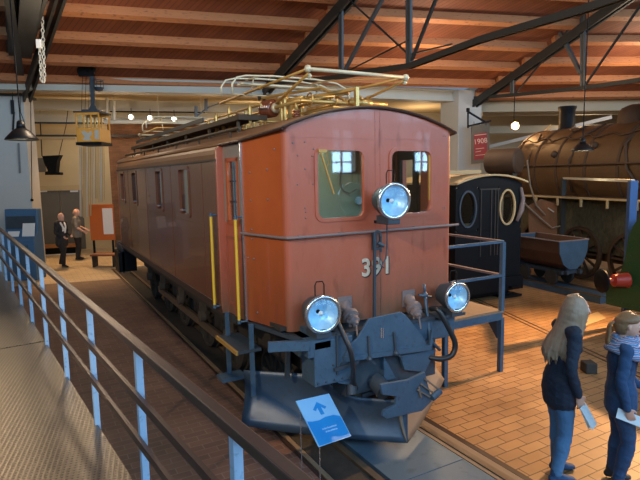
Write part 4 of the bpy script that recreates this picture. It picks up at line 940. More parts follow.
# ---- blue framed portal
bp1 = atf(632, 200, 9.3); bp0 = atf(563, 200, 14.0); fo_ = H3(bp1); fr_ = thing('portal_frame', 'tall portal frame with blue right post and dark left post beside the green vehicle', 'frame', fo_)
zt1 = 2.60
d_ = (H3(bp0)-H3(bp1)).normalized(); nd = V((-d_.y, d_.x, 0))
MB(fo_).obox(H3(bp1), RGT, FWD, .065, .05, 0, zt1).build('post', mat('bright_blue_paint', (.03, .09, .26), .5, 0, (.045, .12, .33), 6, .7), fr_, label='blue post')
MB(fo_).obox(H3(bp0), RGT, FWD, .055, .05, 0, zt1+.0).build('post', 'truss', fr_)
MB(fo_).bar(H3(bp1, zt1), H3(bp0, zt1), .06, .05).build('crossbar', 'cream', fr_, label='pale crossbar')
# ---- plinth and tipping wagon
wa = az(-22.5); wr = az(67.5)
pn_ = atz(600, 304, 0); W0 = pn_+wr*.28
pl_ = thing('rail_plinth', 'low blue-grey plinth strip under the small tipping wagon', 'plinth', H3(W0))
def pb(x, y, z): p = W0+wr*x+wa*y; return V((p.x, p.y, z))
MB(H3(W0)).hexa([pb(-.28, 0, 0), pb(.28, 0, 0), pb(.28, 2.7, 0), pb(-.28, 2.7, 0)], [pb(-.28, 0, .13), pb(.28, 0, .13), pb(.28, 2.7, .13), pb(-.28, 2.7, .13)]).build('plinth_slab', 'blue', pl_)
m = MB(H3(W0))
for x in (-.24, .24): m.hexa([pb(x-.02, 0, .13), pb(x+.02, 0, .13), pb(x+.02, 2.7, .13), pb(x-.02, 2.7, .13)], [pb(x-.02, 0, .17), pb(x+.02, 0, .17), pb(x+.02, 2.7, .17), pb(x-.02, 2.7, .17)])
m.build('rails', 'rail', pl_)
WC = pb(-.02, 1.75, 0)
tw = thing('tipping_wagon', 'small rusty tipping wagon with blue-grey end plate standing on the low plinth', 'wagon', H3(WC))
def tb(x, y, z): p = WC+wr*x+wa*y; return V((p.x, p.y, z))
prof = [(-.44, 1.22), (-.42, .95), (-.30, .70), (-.12, .57), (.12, .57), (.30, .70), (.42, .95), (.44, 1.22)]
m = MB(H3(WC)); n = len(prof)
for i in range(n-1):
    (xa, za), (xb, zb_) = prof[i], prof[i+1]; sc = .95
    m.hexa([tb(xa, -.78, za), tb(xb, -.78, zb_), tb(xb, .78, zb_), tb(xa, .78, za)], [tb(xa*sc, -.78, za+.02), tb(xb*sc, -.78, zb_+.02), tb(xb*sc, .78, zb_+.02), tb(xa*sc, .78, za+.02)])
M['tubrust'] = mat('rust_brown_tub', (.085, .035, .018), .65, .1, (.13, .06, .03), 4, .7, .1)
tubo = m.build('tub', 'tubrust', tw)
for y in (-.80, .78): MB(H3(WC)).prism([tb(x, y, z) for x, z in prof], wa*.025).build('end_plate', 'blue', tw)
m = MB(H3(WC)); m.tube([tb(-.45, -.8, 1.23), tb(-.45, .8, 1.23)], .022, 6); m.tube([tb(.45, -.8, 1.23), tb(.45, .8, 1.23)], .022, 6); m.bar(tb(-.45, -.8, 1.23), tb(.45, -.8, 1.23), .03, .03); m.bar(tb(-.45, .8, 1.23), tb(.45, .8, 1.23), .03, .03); m.build('rim', 'dusty', tw)
m = MB(H3(WC))
for x in (-.2, .2): m.bar(tb(x, -.85, .50), tb(x, .85, .50), .07, .08)
for y in (-.72, .72): m.bar(tb(-.3, y, .50), tb(.3, y, .50), .08, .08); m.bar(tb(0, y, .5), tb(0, y, .60), .3, .05)
for y in (-.42, .42): m.bar(tb(-.22, y, .38), tb(-.22, y, .5), .1, .12, up=(1, 0, 0)); m.bar(tb(.22, y, .38), tb(.22, y, .5), .1, .12, up=(1, 0, 0))
m.build('chassis', 'blued', tw)
for x in (-.24, .24):
    for y in (-.42, .42): MB(H3(WC)).lathe([(.05, .05), (.17, .04), (.19, 0), (.17, -.03), (.05, -.04)], tb(x, y, .355), wr*(1 if x > 0 else -1), 20).build('wheel', 'dark', tw, smooth='auto')
# ---- green vehicle and its buffer
M['dgreen'] = mat('dark_green_paint', (.012, .05, .012), .4, 0, (.02, .075, .02), 3, .7, .05, coat=.2)
M['vred'] = mat('red_paint', (.45, .045, .02), .45, 0, (.36, .03, .015), 5, .7)
ga = az(58); G0 = atf(611, 290, 8.7)
go = H3(atf(640, 290, 8.2)); gv = thing('green_vehicle', 'dark green rail vehicle end at the right edge of the picture', 'vehicle', go)
gp = [atp(u, v, G0, ga) for u, v in [(606, 279), (619, 276), (624, 262), (628, 240), (633, 226), (642, 214), (760, 190), (760, 330), (640, 312), (606, 304)]]
MB(go).prism(gp, ga*1.6).build('body', 'dgreen', gv)
m = MB(go)
for k in range(9): m.ball(atp(611+k*3.6, 283+k*.3, G0-ga*.005, ga), .012, 6); m.ball(atp(611+k*3.6, 300+k*.9, G0-ga*.005, ga), .012, 6)
for k in range(6): m.ball(atp(634-k*1.1, 232+k*8, G0-ga*.005, ga), .012, 6)
m.build('rivets', 'dgreen', gv)
bc0 = atf(600, 281, 8.45); bs = atp(622, 281, G0, ga)
bd_ = (atp(627, 279, G0, ga)-bc0); bd_.z = 0; L_ = bd_.length; bdn = bd_.normalized()
m = MB(go).lathe([(.05, 0), (.17, .0), (.195, .02), (.195, .045), (.1, .06)], bc0, bdn, 28).build('buffer_head', 'black', gv, smooth='auto')
MB(go).lathe([(.045, .04), (.045, L_*.45), (.10, L_*.5), (.12, L_*.98), (.13, L_)], bc0, bdn, 20).build('buffer_shank', 'vred', gv, smooth='auto', label='red buffer shank')
m = MB(go)
w1 = atz(628, 312, 0); m.bar(H3(w1, 0), H3(w1, .75), .10, .10); m.build('support_leg', 'black', gv)
w2 = H3(w1)+ga*1.2+RGT*.3; MB(go).bar(w2, H3(w2, .75), .1, .1).build('support_leg', 'black', gv)
# ---- floor sheet, small box, grooves
q = [atz(u, v, .0) for u, v in [(583.6, 318), (597.5, 312), (606, 319), (585, 326.5)]]
tag(MB().prism([H3(p, .002) for p in q], (0, 0, .012)).build('floor_sheet', 'tan'), 'pale rectangular board lying flat on the brick floor between the two girls heads', 'board')
p = atz(594, 376, 0); tag(MB().obox(H3(p)+FWD*.15, RGT, FWD, .08, .09, .0, .15).build('low_box', 'dark', bevel=.015), 'small dark box on the floor between the two girls', 'box')
m = MB(); a, b = atz(500, 312, 0), atz(560, 340, 0); dd = (b-a).normalized()
a0 = a-dd*6; b0_ = b+dd*2.4
for o_ in (0, .11): s_ = V((-dd.y, dd.x, 0))*o_; m.bar(H3(a0, .0)+s_, H3(b0_, .0)+s_, .03, .008)
m.build('trim_90', 'edge', kind='structure')
# ---- left: blue machine cabinet with two sheets
cp = atf(21, 280, 14.7); cp.z = 0
cab = thing('blue_cabinet', 'blue painted machine cabinet with a sloping desk in front of the left column', 'cabinet', cp)
rx, fy = az(88), az(-2)
def q3(x, y, z): p = cp+rx*x+fy*y; return V((p.x, p.y, z))
m = MB(cp); m.prism([q3(-.45, 0, 0), q3(-.45, .55, 0), q3(-.45, .55, 2.0), q3(-.45, .3, 2.0), q3(-.45, .25, 1.35), q3(-.45, 0, 1.15)], rx*.9); m.build('body', mat('machine_blue', (.05, .13, .25), .5, 0, (.07, .17, .31), 4, .7, .1), cab, bevel=.015)
m = MB(cp)
for x in (-.15, .15): m.hexa([q3(x-.13, -.01, .2), q3(x+.13, -.01, .2), q3(x+.13, 0, .2), q3(x-.13, 0, .2)], [q3(x-.13, -.01, 1.0), q3(x+.13, -.01, 1.0), q3(x+.13, 0, 1.0), q3(x-.13, 0, 1.0)])
m.build('door_panels', 'blue', cab)
MB(cp).hexa([q3(-.4, .22, 1.45), q3(.4, .22, 1.45), q3(.4, .26, 1.45), q3(-.4, .26, 1.45)], [q3(-.4, .26, 1.8), q3(.4, .26, 1.8), q3(.4, .3, 1.8), q3(-.4, .3, 1.8)]).build('recessed_panel', 'blued', cab)
for (a, b, z0, z1, lb) in ((-.34, -.02, 1.22, 1.38, 'small grey-white card leaning on the left of the blue cabinet desk'), (.08, .42, 1.24, 1.60, 'white printed sheet standing on the right of the blue cabinet desk')):
    c_ = q3((a+b)/2, .1, 0); pm = MB(); pm.hexa([q3(a, .10, z0), q3(b, .10, z0), q3(b, .11, z0), q3(a, .11, z0)], [q3(a, .20, z1), q3(b, .20, z1), q3(b, .21, z1), q3(a, .21, z1)])
    tag(pm.build('paper_sheet', 'paper'), lb, 'sheet')
# ---- door in the back wall, lintel, labels
WP = bC; wn_ = n1
wl = lambda u, v, off=.0: atp(u, v, WP-wn_*off, wn_)
def wbox(name, u0, v0, u1, v1, m, off=.08, th=.08, par=None, kind=None, bo_=(0, 0, 0)):
    a, b = wl(u0, v0, off), wl(u1, v1, off); a0_ = H3(a); b0_ = H3(b)
    zt_, zb_ = a.z, b.z; qd = [a0_, H3(wl(u1, v0, off)), H3(wl(u1, v0, off))+wn_*th, a0_+wn_*th]
    return MB(bo_).hexa([H3(p, zb_) for p in qd], [H3(p, zt_) for p in qd]).build(name, m, par, kind=kind)
M['doorg'] = mat('grey_brown_door_paint', (.11, .10, .08), .7, 0, (.14, .125, .10), 2, .7)
wbox('door_1', 37, 190, 59, 249.5, 'doorg', .05, kind='structure'); wbox('door_2', 59.8, 190, 82, 249.5, 'doorg', .05, kind='structure')
wbox('trim_91', 35, 186, 84, 190, 'tan', .15, .15, kind='structure')
for i, (a, b) in enumerate(((39, 47), (70, 78))):
    o = wbox('door_label', a, 190.5, b, 192, 'paper', .1, .03); tag(o, ['white strip label above the left door leaf', 'white strip label above the right door leaf'][i], 'label')
o = wbox('wall_patch', 36, 158, 45, 172, 'doorg', .03, .03); tag(o, 'grey rectangular patch on the tan wall beside the hanging machine part', 'panel')
bn = H3(atz(56, 254, 0)); bt = thing('low_bench', 'low dark bench with orange-brown top in front of the double door', 'bench', bn)
MB(bn).obox(bn, d1, n1, .85, .25, .26, .36).build('seat', mat('orange_wood', (.42, .19, .06), .5, 0, (.35, .15, .045), 4, .7), bt)
MB(bn).obox(bn, d1, n1, .85, .02, .0, .26).build('front_board', 'black', bt)
for s in (-.8, .8): MB(bn).obox(bn+d1*s, d1, n1, .03, .24, 0, .26).build('end_board', 'black', bt)
MB(bn).obox(bn-n1*.3, d1, n1, .75, .03, 0, .03).build('foot_strip', 'paper', bt)
# ---- orange display panel
op = H3(atf(104, 250, 18.2)); ot = thing('information_board', 'orange-red display panel on legs at the far end of the red locomotive', 'board', op)
w1_ = .41; Z = lambda v: 2.8-(v-178)/530*18.2
MB(op).obox(op, RGT, FWD, w1_, .03, Z(239), Z(203)).build('panel', mat('orange_red_board', (.55, .14, .025), .55, 0, (.5, .12, .02), 4, .7), ot)
MB(op).obox(op+RGT*.22-FWD*.04, RGT, FWD, .17, .01, Z(233), Z(207)).build('information_sheet', 'paper', ot, label='white printed sheet')
for s in (-.33, .33): MB(op).obox(op+RGT*s, RGT, FWD, .03, .03, 0, Z(239)).build('leg', 'black', ot)
b2 = H3(atf(106, 262, 16.9)); bt = thing('wooden_bench', 'low reddish wooden bench below the orange display panel', 'bench', b2)
MB(b2).obox(b2, RGT, FWD, .42, .2, .36, .42).build('seat', mat('red_wood', (.28, .10, .045), .5, 0, (.22, .08, .03), 5, .7), bt, bevel=.01)
for s in (-.35, .3): MB(b2).obox(b2+RGT*s, RGT, FWD, .025, .17, 0, .36).build('leg', 'dark', bt)
# ---- cord curtain
cu = H3(atf(92, 150, 17.2)); ct = thing('cord_curtain', 'curtain of pale hanging cords below the yellow cable car', 'curtain', cu)
for k in range(15):
    u = 80+k*1.72; vt = 144; vb = 217-rd_.uniform(0, 3) if u < 91 else 200+rd_.uniform(-3, 3); a = atf(u, vt, 17.2); a2 = atf(u+rd_.uniform(-.2, .4), vb, 17.2)
    MB(cu).bar(V((a.x, a.y, 2.8+(178-vt)/530*17.2)), V((a2.x, a2.y, 2.8+(178-vb)/530*17.2)), .03 if k % 3 else .045, .012, up=FWD).build('cord', 'tan' if k % 4 else 'cream', ct)
a = atf(79, 143, 17.2); b = atf(106, 143, 17.2); MB(cu).bar(a, b, .04, .04).build('cord_rail', 'black', ct)
# ---- yellow cable car
gd = 14.5; gc = atf(89, 145, gd); go_ = V(gc)
gn = thing('cable_car', 'small yellow and white cable car hanging from the roof on a blue-grey arm', 'cable car', go_)
def gb(x, y, z): return gc+RGT*x+FWD*y+V((0, 0, z))
def gbox(m, x0, x1, y0, y1, z0, z1): return m.hexa([gb(x0, y0, z0), gb(x1, y0, z0), gb(x1, y1, z0), gb(x0, y1, z0)], [gb(x0, y0, z1), gb(x1, y0, z1), gb(x1, y1, z1), gb(x0, y1, z1)])
M['ylw'] = mat('ochre_paint', (.80, .40, .06), .5, 0, (.66, .30, .045), 6, .7)
m = MB(go_); gbox(m, -.39, .39, 0, .9, .08, .44); bod = m.build('cabin_body', 'ylw', gn, bevel=.02)
m = MB(go_); gbox(m, -.42, .42, -.02, .92, .0, .08); m.build('floor_frame', 'black', gn)
m = MB(go_)
for x in (-.39, -.14, .10, .35):
    gbox(m, x, x+.04, 0, .04, .44, .84); gbox(m, x, x+.04, .86, .9, .44, .84)
gbox(m, -.39, .39, 0, .04, .80, .86); gbox(m, -.39, .39, .86, .9, .80, .86); m.build('window_frame', 'ylw', gn)
m = MB(go_); gbox(m, -.37, .37, .015, .025, .44, .80); m.build('pane', 'glass', gn)
m = MB(go_); gbox(m, -.43, .43, -.03, .93, .86, .90); gbox(m, -.25, .25, .2, .7, .90, .96); m.build('cabin_roof', 'blued', gn)
m = MB(go_)
m.prism([gb(x, -.006, z) for x, z in [(-.2, .14), (-.12, .22), (-.24, .36), (-.1, .38), (.0, .3), (.08, .38), (.14, .3), (.03, .2), (.1, .12), (-.05, .12)]], FWD*.01); m.prism([gb(x, -.006, z) for x, z in [(.2, .16), (.34, .14), (.35, .4), (.22, .4)]], FWD*.01); m.build('painted_mark', 'cream', gn)
m = MB(go_); m.prism([gb(x, .4, z) for x, z in [(-.12, .96), (.16, .96), (.10, 1.1), (.14, 1.85), (.04, 1.95), (.0, 1.85), (-.02, 1.1)]], FWD*.08); m.build('hanger_arm', 'blued', gn)
m = MB(go_)
for k in range(4): m.lathe([(.04, -.04), (.11, -.03), (.11, .03), (.04, .04)], gb(-.28+k*.13, .4, 2.0+.04*(k % 2)), FWD, 14)
gbox(m, -.34, .16, .36, .46, 1.86, 2.12); m.build('carriage', 'black', gn)
m = MB(go_); m.tube(circ(gb(.27, .45, 1.55), .16, 14, RGT, FWD), .012, 5, closed=True); m.tube(circ(gb(.27, .45, 1.75), .16, 14, RGT, FWD), .01, 5, closed=True)
for k in range(8): a = 2*PI*k/8; m.tube([gb(.27+.16*math.cos(a), .45+.16*math.sin(a), 1.55), gb(.27+.16*math.cos(a), .45+.16*math.sin(a), 1.75)], .007, 4)
m.lathe([(.16, 0), (.1, -.08), (.02, -.1)], gb(.27, .45, 1.55), n=14); m.build('basket', 'blued', gn)
m = MB(go_)
for dx in (-.22, -.1, .02): m.tube([gb(dx, .4, 2.05), gb(dx+.02, .42, 2.62)], .012, 5); m.tube([gb(dx, .4, 1.9), gb(dx-.35, .9, .9)], .007, 4)
m.build('suspension_cable', 'black', gn); gn.scale = (.82, .82, 1)
# ---- black machine part hanging on the wall
hp = atf(51, 165, 19.5); ht = thing('hanging_bracket', 'black cast machine part hanging above the grey double door', 'machine part', hp)
hb = lambda u, v, k=0.: atf(u, v, 19.5+k)
m = MB(hp); m.prism([hb(42, 156), hb(60, 155), hb(57, 161), hb(56, 172), hb(60, 172.5), hb(60, 175), hb(45, 175), hb(45, 172), hb(48, 171), hb(44, 163)], FWD*.25); m.build('casting', 'black', ht)
m = MB(hp); m.tube([hb(42, 156, .1), hb(40.5, 125, .1), hb(40, 104, .1)], .02, 5); m.tube([hb(59, 155, .1), hb(66, 126, .1), hb(68, 110, .1)], .012, 5); m.build('rope', 'black', ht)
# ---- lamps that hang
def pendant(p, r, label, e):
    t = thing('pendant_lamp', label, 'lamp', p)
    MB(p).lathe([(r, 0), (r*.96, .03), (r*.55, r*.55), (r*.28, r*.75), (r*.22, r*1.15), (r*.1, r*1.25)], p, n=32, cap=False).build('lamp_shade', 'blackmetal', t, smooth='auto').modifiers.new('s', 'SOLIDIFY').thickness = .008
    MB(p).lathe([(.001, .05), (r*.85, .045), (r*.85, .035), (.001, .03)], p, n=28, cap=False).build('lamp_bulb', emit('warm_white_glow', (1, .86, .62), 6), t)
    MB(p).tube([p+V((0, 0, r*1.2)), p+V((0, 0, 5.9+SL*(17-p.y)*.9-p.z))], .012, 6).build('cable', 'black', t)
    point(p-V((0, 0, .08)), e, (1, .8, .5), .12)
pendant(atf(22, 140, 9.4), .27, 'black pendant lamp with bright underside in front of the left column', 10)
pendant(atf(582.5, 151, 11.0), .22, 'dark pendant lamp with bright underside hanging before the rusty boiler', 25)
# flood light
fp = atf(515, 126, 17.0); ft = thing('floodlight', 'small glaring floodlight below the cream beam right of the white column', 'floodlight', fp)
MB(fp).lathe([(.08, .0), (.11, .02), (.11, .04), (.06, .07), (.001, .08)], fp, -FWD, 28).build('lamp_lens', emit('floodlight_glow', (1, .72, .35), 14), ft)
MB(fp).lathe([(.06, -.2), (.13, -.1), (.14, .03)], fp, -FWD, 20).build('housing', 'blackmetal', ft, smooth='auto')
MB(fp).tube([fp+FWD*.1, H3(fp, 5.9)+FWD*.1], .015, 6).build('stem', 'black', ft)
point(fp-FWD*.2, 60, WARM, .1)
for i, (u, v, l) in enumerate(((131, 117, 'leftmost of the three small white track spotlights above the cream duct'), (150, 118, 'middle one of the three small white track spotlights above the cream duct'), (174, 119, 'rightmost of the three small white track spotlights above the cream duct'))):
    p = atf(u, v, 18.0); t = thing('track_spotlight', l, 'spotlight', p, group='spotlights above the cream duct')
    MB(p).lathe([(.05, -.16), (.085, -.12), (.085, .02)], p, -FWD, 14).build('housing', 'paper', t, smooth='auto')
    MB(p).lathe([(.001, .03), (.075, .02), (.08, .0)], p, -FWD, 14).build('lens', emit('spot_glow_%d' % i, (1, .9, .72), 7), t)
    MB(p).tube([p+FWD*.05, p+FWD*.05+V((0, 0, .3))], .012, 5).build('stem', 'black', t)
# ---- duct and pipes under the rear ceiling
dd_ = 18.2
m = MB(); a, b = atf(104, 121.5, dd_), atf(212, 122, dd_+.5); m.tube([a, b], .085, 14); [m.tube([a.lerp(b, k_), H3(a.lerp(b, k_), 5.585)], .01, 5) for k_ in (.1, .5, .9)]; tag(m.build('air_duct', 'cream', smooth='auto'), 'long cream coloured duct running horizontally behind the red locomotive', 'duct')
for i, (u, v0) in enumerate(((107, 98), (114, 101))):
    m = MB(); m.tube([atf(u, v0, dd_-.2), atf(u, 120, dd_-.2)], .05, 12); tag(m.build('vertical_pipe', 'cream', smooth='auto'), ['short upright cream pipe, the left taller one of two on the duct end', 'short upright cream pipe, the right lower one of two on the duct end'][i], 'pipe', 'upright pipes at the duct end')
m = MB(); m.tube([atf(34, 138, 19), atf(76, 138, 19.3)], .05, 10); tag(m.build('wall_pipe', 'tan', smooth='auto'), 'tan horizontal pipe on the wall left of the yellow cable car', 'pipe')
m = MB(); m.bar(atf(110, 111.5, 18.6), atf(205, 112.5, 19), .04, .04); tag(m.build('light_track', 'black'), 'black light track carrying the three small white spotlights', 'track')
m = MB(); m.bar(atf(197, 116, 17.6), atf(209, 107, 17.6), .05, .05); m.bar(atf(209, 107, 17.6), atf(226, 101, 17.6), .03, .03); m.bar(atf(196, 106, 17.6), atf(196, 117, 17.6), .08, .08); m.bar(atf(206, 99, 17.6), atf(206, 111, 17.6), .08, .08); tag(m.build('beam_bracket', 'trussg'), 'grey angled bracket under the cream beam left of the front pantograph', 'bracket')
# ---- chain hoist
ch = atf(43, 14, 11.6); cho = thing('chain_hoist', 'pale chain loop with small white block hanging from the left truss', 'chain', ch)
def chain(u0, v0, u1, v1, d):
    a, b = atf(u0, v0, d), atf(u1, v1, d); n_ = int((b-a).length/.085); m = MB(ch)
    for k in range(n_):
        c = a.lerp(b, (k+.5)/n_); ax_ = RGT if k % 2 else FWD; m.tube([c+ax_*.028*math.cos(t)+V((0, 0, .055*math.sin(t))) for t in [2*PI*i/8 for i in range(8)]], .011, 4, closed=True)
    return m.build('chain', 'cream', cho)
chain(42, 15, 44.6, 81, 11.6); MB(ch).tube([atf(42, 15, 11.6), H3(atf(42, 15, 11.6), 6.5)], .01, 5).build('hook_rod', 'black', cho); chain(39.5, 47, 41.5, 81, 11.6)
m = MB(ch); m.tube([atf(41.5, 80, 11.6), atf(42.5, 82.5, 11.6), atf(44, 82.5, 11.6), atf(44.8, 80, 11.6)], .02, 6); m.build('chain_end', 'cream', cho)
m = MB(ch); a = atf(39.3, 44, 11.6); m.obox(H3(a), RGT, FWD, .05, .05, a.z-.09, a.z+.09); m.build('block', 'paper', cho, bevel=.01)
# ---- column fittings
cl = lambda u, v: atp(u, v, cC-az(-10)*.46, az(-10))
m = MB(); a = cl(30.5, 90); b = cl(32, 200); m.tube([a, b], .012, 6); m.ball(b, .045, 10); tag(m.build('pull_cord', 'black', smooth=True), 'black pull cord with ball end down the left column', 'cord')
m = MB(); m.tube([cl(12.5, 84), cl(12.5, 101)], .01, 5); m.bar(cl(12, 100), cl(13, 114), .09, .05); m.bar(cl(14, 112), cl(13, 130), .05, .05); tag(m.build('pulley_block', 'black'), 'black rope pulley hanging at the upper left column', 'pulley')
m = MB(); m.bar(cl(18.5, 143), cl(20, 173), .05, .04); tag(m.build('metal_strip', 'trussg'), 'slim vertical metal strip on the left column below the pendant lamp', 'strip')
m = MB(); m.tube([cl(20, 90), cl(20.5, 112), cl(25, 124)], .008, 5); tag(m.build('lamp_wire', 'black'), 'thin wire looping down to the black pendant lamp', 'wire')
# ---- 1908 sign
sd = 18.2; sg = atf(480.5, 144, sd); sgn = thing('hanging_sign', 'brown hanging sign with red field reading 1908 on the white column', 'sign', sg)
sp = lambda u, v, k=0.: atf(u, v, sd+k)
MB(sg).prism([sp(471.5, 126), sp(489.5, 123), sp(489.5, 162), sp(471.5, 164)], FWD*.04).build('board', mat('sign_brown', (.10, .085, .055), .6), sgn)
MB(sg).prism([sp(474, 134.2, -.01), sp(487, 132.2, -.01), sp(487, 158.5, -.01), sp(474, 160, -.01)], FWD*.01).build('red_field', mat('sign_red', (.24, .012, .01), .6), sgn)
tg = mat('sign_lettering', (.62, .42, .35), .6)
xd = (sp(487, 132.2)-sp(474, 134.2)).normalized()
text('year', '1908', .235, tg, sgn, sp(480.5, 141.3, -.02)-sg, xd, (0, 0, 1), .002)
m = MB(sg); m.bar(sp(474.5, 138-2.6, -.02), sp(486.5, 134, -.02), .02, .01, up=FWD)
for v, u1 in ((149, 484), (152, 481), (155.5, 485)): m.bar(sp(475.5, v, -.02), sp(u1, v-1, -.02), .015, .01, up=FWD)
m.build('small_print', tg, sgn)
m = MB(sg); m.bar(sp(467, 111, .1), sp(485, 122, .05), .06, .06); m.bar(sp(467, 126.5, .1), sp(491, 121, 0), .06, .06); m.bar(sp(468, 108, .2), sp(468, 112, .2), .08, .08); m.bar(sp(468, 108, .2), sp(468, 128, .2), .03, .05)
for u in (474, 486): m.tube([sp(u, 121.5), sp(u, 126)], .01, 5)
m.build('bracket', 'black', sgn)
# ---- guide sign in front of the plow
M['sblue'] = mat('sign_light_blue', (.22, .52, .88), .4); M['sblue2'] = mat('sign_strong_blue', (.01, .25, .68), .4); M['swhite'] = mat('sign_pale_print', (.45, .72, .95), .5)
TL, TR, BLs = aty(296, 401, 4.12), aty(329, 393.5, 4.27), aty(319, 447, 3.86)
nrm = (TR-TL).cross(BLs-TL).normalized(); nrm = nrm if nrm.y < 0 else -nrm
ex = (TR-TL); ey = (BLs-TL)
SP = lambda s, t, k=0.: TL+ex*s+ey*t+nrm*k
so = V((SP(.5, .8).x, SP(.5, .8).y, 0)); ss = thing('guide_sign', 'light and dark blue guide sign with arrow on thin rods before the snow plow', 'sign', so)
MB(so).prism([SP(0, 0), SP(1, 0), SP(1, 1), SP(0, 1)], -nrm*.008).build('board', 'sblue', ss)
wave = [(0.0, .46), (.15, .49), (.35, .50), (.55, .465), (.8, .47), (1, .53)]
MB(so).prism([SP(.02, .985, .001)]+[SP(max(.02, min(.98, s)), t, .001) for s, t in wave]+[SP(.98, .985, .001)], nrm*.001).build('lower_field', 'sblue2', ss)
MB(so).prism([SP(s, t, .001) for s, t in [(.52, .12), (.72, .26), (.66, .30), (.57, .235), (.57, .40), (.47, .40), (.47, .235), (.38, .30), (.32, .26)]], nrm*.002).build('arrow', 'sblue2', ss)
upS = -ey.normalized()
text('lettering', 'zu den Ausstellungen', .024, 'swhite', ss, SP(.52, .69, .003)-so, ex, upS, .0005)
text('lettering', 'to the exhibitions', .024, 'swhite', ss, SP(.54, .76, .003)-so, ex, upS, .0005)
a = aty(299, 405, 4.16); MB(so).tube([SP(.1, .05, -.012), V((SP(.1, .05).x, SP(.1, .05).y, 0))], .004, 6).build('rod', 'chrome', ss)
p = SP(.06, .97, -.012); MB(so).tube([p, V((p.x, p.y, 0))], .004, 6).build('rod', 'chrome', ss)

# ---- brown sheet with ropes beside the black cab
tq = [atf(u, v, 14.0) for u, v in [(528, 206), (541, 199), (557, 204), (557, 262), (530, 262)]]
tp = H3(tq[0]); ts_ = thing('tarpaulin', 'orange-brown sheet crossed by pale ropes between the black cab and the tipping wagon', 'sheet', tp)
MB(tp).prism([V((p.x, p.y, max(p.z, .0))) for p in tq], FWD*.02).build('cloth', mat('brown_canvas', (.22, .085, .03), .8, 0, (.15, .06, .022), 4, .7, .3), ts_)
for q_ in (((514, 188), (526, 205), (540, 218), (552, 228), (560, 226)), ((527, 160), (530, 185), (536, 205), (545, 215))):
    MB(tp).tube([atf(u, v, 13.9) for u, v in q_], .025, 6).build('rope', 'plank', ts_)
MB(tp).bar(atf(548, 208, 13.9), atf(554, 212, 13.9), .02, .02).build('rope_end', 'cream', ts_)
# ---- rear beams of the right bay
def rbeam(n_, u0, v0, u1, v1, f0, f1, w, h, m): MB().bar(atf(u0, v0, f0), atf(u1, v1, f1), w, h).build(n_, m, kind='structure')
rbeam('trim_92', 482, 114, 640, 112, 21.5, 21.5, .15, .16, 'cream')
rbeam('trim_93', 480, 149, 612, 117, 21.0, 18.5, .10, .12, 'white')
rbeam('trim_94', 482, 130, 640, 128, 22.5, 22.5, .2, .3, 'greywall')
# ================================================================== PEOPLE (local frame: x forward, y to the left hand side, z up)
from mathutils import noise
M['skin'] = mat('skin', (.62, .36, .27), .5, 0, (.66, .41, .31), 8, .6)
M['sole'] = mat('shoe_dark', (.03, .035, .045), .6)
def limb(m, pts, rad, n=14, ref=(0, 1, 0)):
    """tapering tube with round ends; rad = (across ref axis, other) per point"""
    pts = [V(p) for p in pts]; rad = [(r, r) if not isinstance(r, tuple) else r for r in rad]
    # round caps
    d0 = (pts[1]-pts[0]).normalized(); d1_ = (pts[-1]-pts[-2]).normalized()
    P, R2 = [], []
    for k in (1.0, .8, .45): P.append(pts[0]-d0*k*min(rad[0])); f_ = math.sqrt(max(0.02, 1-k*k)); R2.append((rad[0][0]*f_, rad[0][1]*f_))
    P += pts; R2 += rad
    for k in (.45, .8, 1.0): P.append(pts[-1]+d1_*k*min(rad[-1])); f_ = math.sqrt(max(0.02, 1-k*k)); R2.append((rad[-1][0]*f_, rad[-1][1]*f_))
    rings = []; K = len(P)
    for i, p in enumerate(P):
        d = (P[min(i+1, K-1)]-P[max(i-1, 0)]).normalized(); x = V(ref); x = x-d*x.dot(d)
        if x.length < .1: x = V((1, 0, 0)); x = x-d*x.dot(d)
        x.normalize(); y = d.cross(x)
        rings.append([m._v(p+x*R2[i][0]*math.cos(2*PI*j/n)+y*R2[i][1]*math.sin(2*PI*j/n)) for j in range(n)])
    for A_, B_ in zip(rings, rings[1:]):
        for j in range(n): m.bm.faces.new((A_[j], A_[(j+1) % n], B_[(j+1) % n], B_[j]))
    m.bm.faces.new(rings[0][::-1]); m.bm.faces.new(rings[-1])
def smoothpts(pts, rad, k=4):
    pts = [V(p) for p in pts]; rad = [(r, r) if not isinstance(r, tuple) else r for r in rad]
    P = [pts[0]]+pts+[pts[-1]]; Q = [rad[0]]+rad+[rad[-1]]; o, r = [], []
    cr = lambda a, b, c, d, t: .5*((2*b)+(c-a)*t+(2*a-5*b+4*c-d)*t*t+(3*b-a-3*c+d)*t*t*t)
    for i in range(1, len(P)-2):
        for j in range(k):
            t = j/k; o.append(cr(P[i-1], P[i], P[i+1], P[i+2], t)); r.append(tuple(max(.003, cr(Q[i-1][q], Q[i][q], Q[i+1][q], Q[i+2][q], t)) for q in (0, 1)))
    o.append(pts[-1]); r.append(rad[-1]); return o, r
def slimb(m, pts, rad, k=4, **kw): limb(m, *smoothpts(pts, rad, k), **kw)
